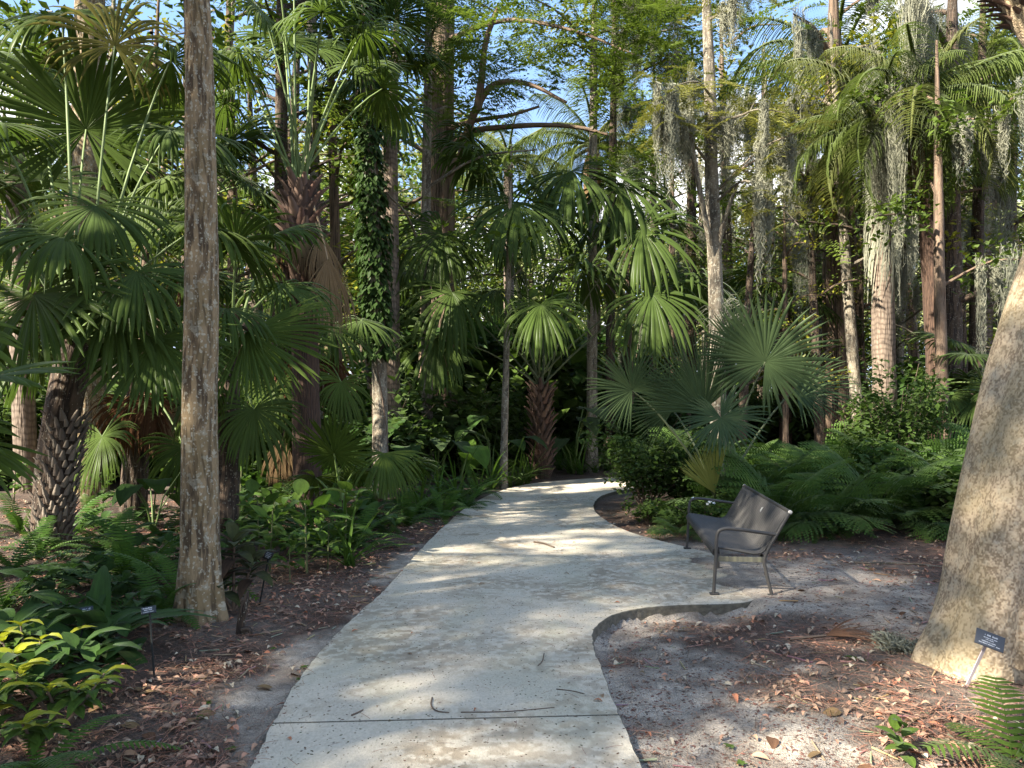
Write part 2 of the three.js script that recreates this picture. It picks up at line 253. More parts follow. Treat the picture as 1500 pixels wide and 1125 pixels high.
// ------------------------------------------------------------------ loose litter nobody could count
{
  const R = rng(77), dummy = new THREE.Object3D();
  const straw = (() => { const b = new MB(), n = 4; for (let k = 0; k <= n; k++) { const t = k / n - 0.5; const y = 0.012 * (1 - 4 * t * t) , x = 0.012 * (4 * t * t); b.v(x - 0.0016, y, t * 0.16); b.v(x + 0.0016, y + 0.001, t * 0.16); } for (let k = 0; k < n; k++) b.q(2 * k, 2 * k + 1, 2 * k + 3, 2 * k + 2); return b.geo(); })();
  const dry = (() => { const b = new MB(), n = 4; for (let k = 0; k <= n; k++) { const t = k / n, w = 0.018 * Math.sin(Math.PI * Math.pow(t, 0.8)) + 0.0005, y = 0.014 * Math.sin(t * 3); b.v(-w, y + w * 0.5, (t - 0.5) * 0.085, 0, t); b.v(0, y, (t - 0.5) * 0.085, 0.5, t); b.v(w, y + w * 0.6, (t - 0.5) * 0.085, 1, t); } for (let k = 0; k < n; k++) { const o = 3 * k; b.q(o, o + 1, o + 4, o + 3); b.q(o + 1, o + 2, o + 5, o + 4); } return b.geo(); })();
  const crumb = new THREE.OctahedronGeometry(0.006, 0); crumb.scale(1, 0.4, 1.6);
  function scatter(name, label, geo, mat, n, pick, colour, sc, lift = 0.006, kindTilt = 0.25) {
    const m = shadows(new THREE.InstancedMesh(geo, mat, n)); m.name = name; let k = 0, guard = 0;
    while (k < n && guard++ < n * 30) { const p = pick(); if (!p) continue; dummy.position.set(p[0], (onSlab(p[0], p[1]) && gh(p[0], p[1]) < 0 ? 0.0 : gh(p[0], p[1])) + lift * R(), p[1]); const tl = p[2] ?? kindTilt; dummy.rotation.set((R() - 0.5) * tl, R() * 6.283, (R() - 0.5) * tl * 2, 'YXZ'); const s = sc[0] + Math.pow(R(), 1.5) * (sc[1] - sc[0]); dummy.scale.set(s, s, s * (0.7 + 0.6 * R())); dummy.updateMatrix(); m.setMatrixAt(k, dummy.matrix); m.setColorAt(k, colour()); k++; }
    m.count = k; scene.add(m); tag(m, label, 'litter', null, 'stuff');
  }
  const near = () => { const z = -2.8 - Math.pow(R(), 1.3) * 10, w = -z * 0.7 + 0.3; return [(R() * 2 - 1) * w, z]; };
  const bed = (share) => () => { const p = near(); if (onSlab(p[0], p[1])) return null; const s = sandAt(p[0], p[1]), c = smooth(0.35, 0.6, fbm(p[0] * 1.5 + 70, p[1] * 1.5, 91, 3)); return R() < (1 - s) * (0.35 + 0.65 * c) + s * share ? p : null; };
  const litterM = std({ color: 0xffffff, side: THREE.DoubleSide });
  const brown = () => { const t = R(); return t < 0.4 ? lin(0.17 + R() * 0.07, 0.095, 0.06) : t < 0.75 ? lin(0.24 + R() * 0.12, 0.165, 0.11) : lin(0.08, 0.055, 0.042); };
  const leafy = () => { const t = R(); return t < 0.5 ? lin(0.32 + R() * 0.14, 0.22, 0.14) : t < 0.8 ? lin(0.2, 0.13, 0.09) : t < 0.93 ? lin(0.46, 0.38, 0.27) : lin(0.38, 0.15, 0.08); };
  scatter('mulch_straw', 'loose brown straw mulch covering the planting beds', straw, litterM, 80000, bed(0.05), brown, [0.25, 0.95], 0.02, 0.4);
  scatter('leaf_litter', 'dry brown leaves scattered over the planting beds', dry, litterM, 9000, bed(0.05), leafy, [0.35, 0.95], 0.015, 0.5);
  const onPath = () => { const z = -2.9 - Math.pow(R(), 1.2) * 12, x = -1.4 + R() * 4; return onSlab(x, z) ? [x, z, 0.02] : null; };
  scatter('path_debris', 'tiny dark twigs and needles strewn over the concrete', crumb, litterM, 7000, onPath, () => lin(0.06 + R() * 0.06, 0.05 + R() * 0.03, 0.035), [0.15, 1.2], 0.0);
  scatter('path_needles', 'thin fallen needles lying on the concrete path', straw, litterM, 900, onPath, () => lin(0.1 + R() * 0.1, 0.07, 0.05), [0.2, 0.65], 0.0);
  scatter('path_leaves', 'few dry leaves lying on the concrete path', dry, litterM, 60, onPath, () => R() < 0.5 ? lin(0.35, 0.14, 0.07) : lin(0.22, 0.14, 0.08), [0.3, 0.7], 0.0);
  const onEdge = () => { const p = near(), d = sdf(p[0], p[1]); return d < 0 && p[0] < 0.3 && d > -0.03 - 0.22 * Math.pow(noise(p[0] * 2.3, p[1] * 2.3, 55), 2) * R() ? [p[0], p[1], 0.1] : null; };
  scatter('edge_straw', 'brown straw gathered along the edges of the concrete', straw, litterM, 900, onEdge, brown, [0.25, 0.8], 0.002);
  scatter('edge_crumbs', 'dark crumbs gathered along the edges of the concrete', crumb, litterM, 1800, onEdge, () => lin(0.1 + R() * 0.08, 0.075, 0.055), [0.4, 1.4], 0.001);
  const bit = new THREE.CylinderGeometry(0.0035, 0.005, 0.11, 5, 3); bit.rotateX(Math.PI / 2);
  scatter('twig_litter', 'short broken twigs scattered through the mulch', bit, litterM, 1800, bed(0.12), () => lin(0.2 + R() * 0.2, 0.15 + R() * 0.12, 0.1 + R() * 0.09), [0.4, 1.5], 0.012, 0.3);
  const onSand = () => { const p = near(); return p[0] > 0 && !onSlab(p[0], p[1]) && sandAt(p[0], p[1]) > 0.3 ? p : null; };
  scatter('sand_debris', 'dark crumbs of bark lying on the grey sand', crumb, litterM, 5000, onSand, () => lin(0.08 + R() * 0.07, 0.06, 0.045), [0.4, 1.7], 0.004);
}

// ------------------------------------------------------------------ leaf builders
const UP = V(0, 1, 0);
// one fan leaf: pleated segments fused near the hub, free and hanging toward their tips
function fanBlade(hub, a, n, o, R) {
  const b = new MB(), s = V().crossVectors(a, n).normalize(), N = o.n ?? 42, K = o.k ?? 7, spread = o.spread ?? 5.0, dth = spread / N, len0 = o.R;
  for (let i = 0; i < N; i++) {
    if (R() < 0.025) continue;
    const th = ((i + 0.5) / N - 0.5) * spread + (R() - 0.5) * dth * 0.3;
    const rad = V().addScaledVector(a, Math.cos(th)).addScaledVector(s, Math.sin(th)), side = V().addScaledVector(a, -Math.sin(th)).addScaledVector(s, Math.cos(th));
    const dir = rad.clone().addScaledVector(n, (o.cup ?? 0.15) + (R() - 0.5) * 0.07).normalize();
    const len = len0 * (0.72 + 0.28 * Math.cos(th / 2)) * (0.94 + R() * 0.12) * (R() < 0.06 ? 0.55 + R() * 0.3 : 1), split = (o.split ?? 0.5) * (0.85 + R() * 0.3), dr = (o.droop ?? 1) * (0.55 + R() * 0.9), tw = (R() - 0.5) * 0.4;
    const p = hub.clone(), base = b.p.length / 3, hw0 = split * len * Math.tan(dth / 2);
    for (let k = 0; k <= K; k++) {
      const r = k / K, hw = r <= split ? r * len * Math.tan(dth / 2) * 1.02 + 0.002 : Math.max(0.0012, hw0 * (1 - Math.pow((r - split) / (1 - split), o.tip ?? 2.4)));
      const nl = V().crossVectors(side, dir).normalize(); if (nl.dot(n) < 0) nl.negate();
      const fold = hw * 0.55 * (r < split ? 1 : 1.2), sd = side.clone().applyAxisAngle(dir, r > split ? tw : 0);
      b.v(p.x - sd.x * hw - nl.x * fold * 0.5, p.y - sd.y * hw - nl.y * fold * 0.5, p.z - sd.z * hw - nl.z * fold * 0.5, i * 0.37, r);
      b.v(p.x + nl.x * fold * 0.5, p.y + nl.y * fold * 0.5, p.z + nl.z * fold * 0.5, i * 0.37 + 0.18, r);
      b.v(p.x + sd.x * hw - nl.x * fold * 0.5, p.y + sd.y * hw - nl.y * fold * 0.5, p.z + sd.z * hw - nl.z * fold * 0.5, i * 0.37 + 0.37, r);
      dir.y -= dr * (r > split * 0.85 ? 1 : o.dome ?? 0.35) / K * 1.6; dir.normalize(); p.addScaledVector(dir, len / K);
    }
    for (let k = 0; k < K; k++) { const q = base + 3 * k; b.q(q, q + 1, q + 4, q + 3); b.q(q + 1, q + 2, q + 5, q + 4); }
  }
  return b.geo();
}
// a frond of a fan palm: petiole from the crown to the hub, then the blade; c and hub relative to the palm
function fanFrond(palm, c, hub, o, mat, R, name = 'frond', pm = petM) {
  const dist = c.distanceTo(hub), ctrl = c.clone().lerp(hub, 0.55).addScaledVector(UP, (o.arch ?? 0.16) * dist);
  const tan = V().subVectors(hub, ctrl).normalize(), a = tan.clone().addScaledVector(UP, -(o.tilt ?? 0.35)).normalize();
  if (o.face) a.addScaledVector(o.face, 0.3).normalize();
  let n = UP.clone().addScaledVector(a, -UP.dot(a)); if (n.length() < 0.2) { n = V(tan.x, 0, tan.z).multiplyScalar(a.y > 0 ? -1 : 1); n.addScaledVector(a, -n.dot(a)); } n.normalize();
  n.applyAxisAngle(a, (o.roll ?? 0) + (R() - 0.5) * (o.turn ?? 0.9));
  if (o.axis) a.copy(o.axis).normalize(); if (o.normal) { n.copy(o.normal).addScaledVector(a, -o.normal.dot(a)).normalize(); n.applyAxisAngle(a, (R() - 0.5) * 0.5); }
  const f = part(name, fanBlade(hub, a, n, o, R), mat, palm), pts = []; for (let k = 0; k <= 6; k++) { const t = k / 6; pts.push(c.clone().multiplyScalar((1 - t) ** 2).addScaledVector(ctrl, 2 * t * (1 - t)).addScaledVector(hub, t * t)); }
  part('petiole', new MB().tube(pts, pts.map((_, k) => (o.pr ?? 0.016) * (1.5 - 0.9 * k / 6)), 5).geo(), pm, f);
  return f;
}
const wobble = (s, amp, nphi = 3) => (f, t, p) => 1 + amp * (noise(Math.cos(f) * 1.5 + 10 + s, Math.sin(f) * 1.5 + p.y * 2 + 10, s) - 0.5) * 2 + amp * 0.6 * Math.cos(f * nphi + s + p.y * 0.7);
const BOOT = (() => { const b = new MB(); // pointed stub of an old leaf base: broad below, narrowing upward and standing off the trunk
  const sec = [[0, 0.055, 0.0, 0.02], [0.06, 0.05, 0.012, 0.02], [0.13, 0.034, 0.04, 0.016], [0.19, 0.02, 0.075, 0.01]]; for (const [y, w, o, d] of sec) { b.v(-w, y, o); b.v(0, y, o + d * 1.3); b.v(w, y, o); b.v(0, y, o - d); }
  for (let k = 0; k < 3; k++) for (let j = 0; j < 4; j++) { const a = 4 * k + j, c = 4 * k + (j + 1) % 4; b.q(a, c, c + 4, a + 4); } b.q(12, 13, 14, 15); return b.geo(); })();
const bootM = [std({ color: lin(0.11, 0.06, 0.042) }), std({ color: lin(0.075, 0.046, 0.034) }), std({ color: lin(0.14, 0.088, 0.062) })], bootGrey = [std({ color: lin(0.17, 0.14, 0.11) }), std({ color: lin(0.12, 0.095, 0.075) }), std({ color: lin(0.2, 0.165, 0.13) })];
function boots(palm, p0, p1, r0, r1, rows, per, mats, sc, R, hang = 0) { // rings of leaf bases up a trunk, each a part
  for (let j = 0; j < rows; j++) for (let k = 0; k < per; k++) { const t = (j + R() * 0.3) / rows, f = (k + (j % 2) * 0.5 + j * 0.11) / per * 6.283, r = lerp(r0, r1, t), p = p0.clone().lerp(p1, t); const m = part('leaf_base', BOOT, mats[Math.floor(R() * mats.length)], palm); m.position.set(p.x + Math.sin(f) * r * 0.95, p.y - 0.03, p.z + Math.cos(f) * r * 0.95); m.rotation.set(hang + R() * 0.3, f, (R() - 0.5) * 0.3, 'YXZ'); m.scale.setScalar(sc * (0.8 + 0.4 * R())); }
}
// simple leaf along +Z, bending down; w(t) gives half width
function blade(len, w, o = {}) {
  const b = new MB(), K = o.k ?? 6; let y = 0, z = 0, e = o.rise ?? 0;
  for (let k = 0; k <= K; k++) { const t = k / K, hw = Math.max(0.0008, w(t)), f = hw * (o.fold ?? 0.35); const wav = (o.wave ?? 0) * Math.sin(t * 17) * hw; b.v(-hw, y + f + wav, z, 0, t); b.v(0, y, z, 0.5, t); b.v(hw, y + f - wav, z, 1, t); e -= (o.bend ?? 0.8) / K; y += Math.sin(e) * len / K; z += Math.cos(e) * len / K; }
  for (let k = 0; k < K; k++) { const q = 3 * k; b.q(q, q + 1, q + 4, q + 3); b.q(q + 1, q + 2, q + 5, q + 4); }
  return b.geo();
}
const oval = (W, p = 0.8) => (t) => W * Math.pow(Math.sin(Math.PI * Math.pow(clamp(t, 0.001, 0.999), p)), 0.8), strapW = (W) => (t) => W * Math.min(1, t * 6 + 0.5) * Math.pow(1 - t, 0.55);
// fern frond along +Z; double: each pinna again divided
function fernFrond(o, R) {
  const b = new MB(), N = o.n ?? 20, Lf = o.L ?? 0.6; let y = 0, z = 0, e = o.rise ?? 0.3; const pts = [], els = [];
  for (let k = 0; k <= N; k++) { pts.push(V(0, y, z)); els.push(e); e -= (o.bend ?? 1.2) / N; y += Math.sin(e) * Lf / N; z += Math.cos(e) * Lf / N; }
  b.tube(pts.filter((_, k) => k % 4 === 0 || k === N), pts.filter((_, k) => k % 4 === 0 || k === N).map((_, k, A) => 0.004 * (1 - 0.8 * k / A.length)), 3);
  for (let k = Math.floor(N * (o.bare ?? 0.12)); k < N; k++) {
    const t = k / N, pl = (o.pl ?? 0.09) * Math.pow(Math.sin(Math.PI * Math.pow(1 - t * 0.97, o.shape ?? 1.25) * 0.97 + 0.05), 0.75) + 0.006, pw = Lf / N * (o.pw ?? 0.46), E = els[k];
    for (const s of [-1, 1]) {
      const fw = (o.fwd ?? 0.3) + R() * 0.1, dp = (o.drop ?? 0.25) * (0.6 + R() * 0.8), dx = s * Math.cos(fw), dz = Math.sin(fw), p = pts[k];
      const T = (q, w) => [p.x + dx * q - s * dz * w * 0, p.y + Math.sin(E) * (dz * q + w) - dp * q * q / Math.max(0.02, pl), p.z + Math.cos(E) * (dz * q + w)];
      if (!o.double) { const a = b.v(...T(0, -pw * 0.8), 0, 0), c = b.v(...T(0, pw * 0.8), 1, 0), d = b.v(...T(pl * 0.55, -pw * 0.75), 0, 0.5), f = b.v(...T(pl * 0.55, pw * 0.85), 1, 0.5), g = b.v(...T(pl, pw * 0.1), 0.5, 1); if (s > 0) { b.q(a, d, f, c); b.t(d, g, f); } else { b.q(a, c, f, d); b.t(d, f, g); } }
      else { const M = Math.max(3, Math.round(pl / (o.step ?? 0.022))); for (let m = 1; m <= M; m++) { const q = pl * m / M, l2 = pw * 1.9 * (1 - 0.75 * m / M) + 0.004, h = pl / M * 0.4; for (const s2 of [-1, 1]) { const a = b.v(...T(q - h, 0)), c = b.v(...T(q + h, 0)), d = b.v(...T(q + h * 0.9, s2 * l2)); b.t(a, c, d); } } }
    }
  }
  return b.geo();
}
// feather frond: arching midrib with hanging leaflets (palm)
function featherFrond(len, el, o, R) {
  const b = new MB(), N = o.n ?? 34, pts = []; let y = 0, z = 0, e = el; for (let k = 0; k <= N; k++) { pts.push(V(0, y, z)); e -= (o.bend ?? 1.9) / N * (0.4 + k / N * 1.2); y += Math.sin(e) * len / N; z += Math.cos(e) * len / N; }
  b.tube(pts.filter((_, k) => k % 4 === 0 || k === N), pts.filter((_, k) => k % 4 === 0 || k === N).map((_, k, A) => 0.022 * (1 - 0.85 * k / A.length)), 4);
  for (let k = Math.floor(N * 0.15); k < N; k++) for (const s of [-1, 1]) {
    const t = k / N, L0 = (o.leaf ?? 0.5) * Math.pow(Math.sin(Math.PI * (0.12 + t * 0.82)), 0.6) * (0.8 + R() * 0.4); let p = pts[k].clone(), d = V(s * 0.85, 0.25 * (R() - 0.2), 0.45).normalize(); const w = 0.0052 * (0.7 + R() * 0.6), K = 4, base = b.p.length / 3;
    for (let q = 0; q <= K; q++) { const hw = w * (q < K ? 1 - 0.15 * q : 0.1); b.v(p.x, p.y, p.z - hw, 0, q / K); b.v(p.x, p.y, p.z + hw, 1, q / K); d.y -= (o.droop ?? 0.5) * (0.6 + R() * 0.6); d.normalize(); p.addScaledVector(d, L0 / K); }
    for (let q = 0; q < K; q++) { const a = base + 2 * q; b.q(a, a + 1, a + 3, a + 2); }
  }
  return b.geo();
}
// loose crown of small leaves gathered in clumps round twig ends
const LEAF2 = (() => { const b = new MB(); b.v(0, 0, 0, 0.5, 0); b.v(-0.3, 0.1, 0.5, 0, 0.5); b.v(0, 0, 1, 0.5, 1); b.v(0.3, 0.1, 0.5, 1, 0.5); b.t(0, 2, 1); b.t(0, 3, 2); return b.geo(); })();
function leafClumps(centres, o, R) {
  const b = new MB(), e = new THREE.Euler(), q = new THREE.Quaternion(), m = new THREE.Matrix4(), p = V(), s = V();
  for (const c of centres) { const cr = (o.cr ?? 0.5) * (0.6 + R() * 0.8), n = Math.round((o.per ?? 50) * (0.6 + R() * 0.8)); for (let k = 0; k < n; k++) { const u = R() * 2 - 1, f = R() * 6.283, r = cr * Math.cbrt(R()), w = Math.sqrt(1 - u * u); p.set(c.x + r * w * Math.cos(f), c.y + r * u * (o.flat ?? 0.6), c.z + r * w * Math.sin(f)); e.set((R() - 0.35) * 1.5, R() * 6.283, (R() - 0.5) * 1.2, 'YXZ'); q.setFromEuler(e); const l = (o.leaf ?? 0.12) * (0.6 + R() * 0.8); s.set(l * (o.wide ?? 1), l, l); b.add(LEAF2, m.compose(p, q, s)); } }
  return b.geo();
}
function crownPoints(n, rx, ry, rz, R, hollow = 0.45) { const o = []; while (o.length < n) { const u = R() * 2 - 1, f = R() * 6.283, r = hollow + (1 - hollow) * Math.sqrt(R()), w = Math.sqrt(1 - u * u), p = V(rx * r * w * Math.cos(f), ry * r * u, rz * r * w * Math.sin(f)); if (noise(p.x * 0.7 + 30, p.z * 0.7 + p.y * 0.6 + 30, Math.floor(R() * 3) + 5) > 0.36) o.push(p); } return o; }
// feathery cypress spray: a drooping twig with short soft leaflets on side twigs
function sprayGeo(len, R, n = 9) {
  const b = new MB();
  for (let k = 0; k < n; k++) for (const s of [-1, 1]) { const t = (k + 0.6) / n, l = len * 0.42 * (1 - t * 0.75) * (0.7 + R() * 0.6), z0 = t * len, y0 = -0.25 * len * t * t, fw = 0.7 + R() * 0.3; const dx = s * Math.cos(fw), dz = Math.sin(fw);
    for (let q = 1; q <= 5; q++) { const a = q / 5 * l, x = dx * a, z = z0 + dz * a, y = y0 - 0.5 * a * a / len - R() * 0.02, w = len * 0.018, h = len * 0.075 * (1.1 - q / 7); for (const s2 of [-1, 1]) { const i = b.v(x - w * dx * s, y, z - w), j = b.v(x + w * dx * s, y, z + w), m = b.v(x - s2 * dz * h * s, y - h * 0.25, z + s2 * dx * h * s); b.t(i, j, m); } } }
  b.tube([V(0, 0, 0), V(0, -0.06 * len, len * 0.5), V(0, -0.25 * len, len)], [0.005, 0.003, 0.001], 3);
  return b.geo();
}
const SPRAYS = [0, 1, 2].map(k => sprayGeo(1, rng(300 + k)));
function sprays(list, R, size = [0.5, 1]) { // list: [point, azimuth or null]
  const b = new MB(); for (const [p, az] of list) b.add(SPRAYS[Math.floor(R() * 3)], M4(p, az ?? R() * 6.283, 0.1 + (R() - 0.5) * 0.8, (R() - 0.5) * 0.9, lerp(size[0], size[1], R()))); return b.geo();
}
// hanging grey moss: many wavy strands
function mossGeo(len, wide, n, R) {   // tangled threads: wavy, of uneven length, forking into short curls
  const b = new MB();
  const strand = (x0, y0, z0, l, w, amp, K) => { const ph = R() * 6, f1 = 5 + R() * 5, a = R() * 3.14, base = b.p.length / 3; let last = V(); for (let q = 0; q <= K; q++) { const t = q / K, sw = amp * Math.sin(ph + t * f1) + amp * 0.5 * Math.sin(ph * 3 + t * 19), x = x0 * (1 - 0.35 * t) + sw, z = z0 * (1 - 0.35 * t) + amp * Math.cos(ph * 2 + t * f1 * 1.2), hw = w * (1 - 0.75 * t); last.set(x, y0 - l * t, z); b.v(x - Math.cos(a + t * 4) * hw, y0 - l * t, z - Math.sin(a + t * 4) * hw, 0, t); b.v(x + Math.cos(a + t * 4) * hw, y0 - l * t + 0.008, z + Math.sin(a + t * 4) * hw, 1, t); } for (let q = 0; q < K; q++) { const i = base + 2 * q; b.q(i, i + 1, i + 3, i + 2); } };
  for (let k = 0; k < n; k++) { const c = Math.floor(R() * 5) / 5 - 0.4, x0 = (c + (R() - 0.5) * 0.24) * wide, z0 = (R() - 0.5) * wide * 0.5, l = len * (0.15 + 0.85 * Math.pow(R(), 1.6)) * (1 - 0.5 * Math.abs(x0) / wide) * (0.55 + 0.45 * Math.abs(Math.sin(c * 9 + 2))); const up = (R() - 0.5) * 0.35 * len * (1 - 1.2 * Math.abs(x0) / wide); strand(x0, up, z0, l, 0.004 + R() * 0.006, 0.035 + R() * 0.03, 8); for (let m = 0; m < 3; m++) { const y = R() * l - up; strand(x0 * (1 - 0.35 * y / l) + (R() - 0.5) * 0.07, -y, z0 + (R() - 0.5) * 0.07, 0.1 + R() * 0.16, 0.004, 0.03, 4); } }
  return b.geo();
}
const MOSS = [mossGeo(0.9, 0.34, 60, rng(1)), mossGeo(1.7, 0.5, 90, rng(2)), mossGeo(2.6, 0.7, 120, rng(3)), mossGeo(0.6, 0.4, 70, rng(4))];

// ------------------------------------------------------------------ trees in view
function tree(name, label, base, group) { return thing(name, label, 'tree', base, group); }
const rel = (o) => (p) => p.clone().sub(o.position);

{ // the lichen-spotted trunk by the path, with its crown high above the frame
  const base = P(294, 903), t = tree('lichen_tree', 'tall straight lichen-spotted trunk with brown furrowed bark beside the mulch bed', base), r = rel(t), d = -base.z;
  const pts = [V(0, -0.15, 0), V(0.0, 0.12, 0), r(at(293, 800, d)), r(at(292, 640, d)), r(at(294, 450, d)), r(at(294, 250, d)), r(at(288, 0, d)), V(-0.35, 8, 0.1), V(-0.5, 11, 0.2), V(-0.5, 14, 0.1)];
  part('trunk', new MB().tube(pts, [0.25, 0.19, 0.15, 0.137, 0.134, 0.122, 0.102, 0.09, 0.07, 0.03], 28, 90, (f, k, p) => { const low = 1 - smooth(0, 0.75, p.y); return wobble(4, 0.045)(f, k, p) + low * 0.13 * Math.cos(f * 5 + 0.6) + low * 0.07 * Math.cos(f * 9 + 2); }).geo(), B.lichen, t);
  const R = rng(21); const limbs = new MB(), cs = []; for (let k = 0; k < 9; k++) { const h = 7 + k * 0.75, a = k * 2.4, l = 2.6 - k * 0.14, e = V(-0.42 + Math.cos(a) * l, h + 1.4, Math.sin(a) * l); limbs.tube([V(-0.42, h, 0.1), V(-0.42 + Math.cos(a) * l * 0.5, h + 0.9, Math.sin(a) * l * 0.5), e], [0.05, 0.03, 0.012], 6); for (let q = 0; q < 9; q++) cs.push(e.clone().add(V((R() - 0.5) * 2.2, (R() - 0.4) * 1.4, (R() - 0.5) * 2.2))); }
  part('limb', limbs.geo(), B.lichen, t); part('crown', leafClumps(cs, { per: 60, cr: 0.6, leaf: 0.13 }, R), L.canopy, t);
}
{ // broad leaning tan tree by the bench side, fluted, two ridges with a groove between
  const base = onG(3.16, -4.95), t = tree('tan_tree', 'broad leaning tree with smooth pale tan bark and a dark groove', base);
  const flute = (f, k, p) => { const low = 1 - smooth(0, 0.55, p.y), low2 = 1 - smooth(0.2, 2.5, p.y); const g = (c, w) => Math.exp(-Math.pow(Math.atan2(Math.sin(f - c), Math.cos(f - c)) / w, 2)); const A = -2.0 + 0.12 * p.y; return 1 - (0.13 + 0.08 * low2) * g(A, 0.13) - 0.09 * g(A + 0.85, 0.2) * low2 - 0.12 * g(A - 1.2, 0.3) + 0.2 * low * g(A - 0.75, 0.45) + 0.26 * low * g(A + 0.35, 0.35) + 0.2 * low * g(2, 0.6) + 0.25 * low * low * g(2.9, 0.3) + 0.05 * Math.cos(f * 2 + 1) + 0.03 * (noise(Math.cos(f) * 3 + 9, Math.sin(f) * 3 + p.y * 2.5 + 9, 4) - 0.5) * 2; };
  part('trunk', new MB().tube([V(-0.02, -0.2, 0), V(-0.0, 0.05, 0), V(0.03, 0.4, 0), V(0.12, 0.95, 0), V(0.3, 1.7, -0.02), V(0.56, 2.5, -0.05), V(0.95, 3.5, -0.1), V(1.5, 5, -0.1), V(2, 7.5, 0), V(2.2, 10, 0)], [0.46, 0.41, 0.385, 0.37, 0.36, 0.35, 0.335, 0.29, 0.2, 0.08], 64, 110, flute).geo(), B.tan, t);
  const R = rng(22), limbs = new MB(), cs = []; for (let k = 0; k < 8; k++) { const h = 5.5 + k * 0.55, a = k * 2.4 + 0.4, l = 2.8, o = V(1.6 + (h - 5) * 0.15, h, 0), e = o.clone().add(V(Math.cos(a) * l * 0.8 + 0.6, 1.6, Math.sin(a) * l)); limbs.tube([o, o.clone().lerp(e, 0.5).add(V(0, 0.3, 0)), e], [0.1, 0.06, 0.02], 7); for (let q = 0; q < 8; q++) cs.push(e.clone().add(V((R() - 0.5) * 2.4, (R() - 0.3) * 1.6, (R() - 0.5) * 2.4))); }
  part('limb', limbs.geo(), B.tan, t); part('crown', leafClumps(cs, { per: 55, cr: 0.65, leaf: 0.14 }, R), L.canopy, t);
}
{ // ivy-wrapped trunk
  const d = 14.2, base = onG(at(557, 700, d).x, -d), t = tree('mottled_tree', 'slim pale mottled trunk whose upper half is wrapped in dark ivy', base), r = rel(t);
  const pts = [V(0, -0.1, 0), r(at(557, 600, d)), r(at(552, 440, d)), r(at(543, 250, d)), r(at(538, 0, d)), r(at(536, -160, d))];
  part('trunk', new MB().tube(pts, [0.17, 0.14, 0.13, 0.12, 0.11, 0.08], 14, 50, wobble(9, 0.05)).geo(), B.grey, t);
  const R = rng(31), b = new MB(), cv = new THREE.CatmullRomCurve3(pts), iv = thing('ivy_vine', 'dark ivy climbing up the slim mottled trunk', 'vine', base);
  for (let k = 0; k < 4200; k++) { const u = 0.3 + R() * 0.7, p = cv.getPoint(u), f = R() * 6.283, th = 0.12 + R() * 0.16 * (0.6 + 0.8 * noise(u * 14, 3, 6)); p.x += Math.cos(f) * th; p.z += Math.sin(f) * th; b.add(LEAF2, M4(p, -f + 1.57 + (R() - 0.5), 0.7 + R() * 0.7, (R() - 0.5), 0.1 + R() * 0.09)); }
  part('foliage', b.geo(), L.ivy, iv); const vs = new MB(); for (let k = 0; k < 3; k++) { const q = []; for (let m = 0; m <= 20; m++) { const u = 0.1 + m / 20 * 0.88, p = cv.getPoint(u), f = k * 2.1 + m * 0.4; p.x += Math.cos(f) * 0.14; p.z += Math.sin(f) * 0.14; q.push(p); } vs.tube(q, q.map(() => 0.012), 5); } part('stem', vs.geo(), stemBrown, iv);
}
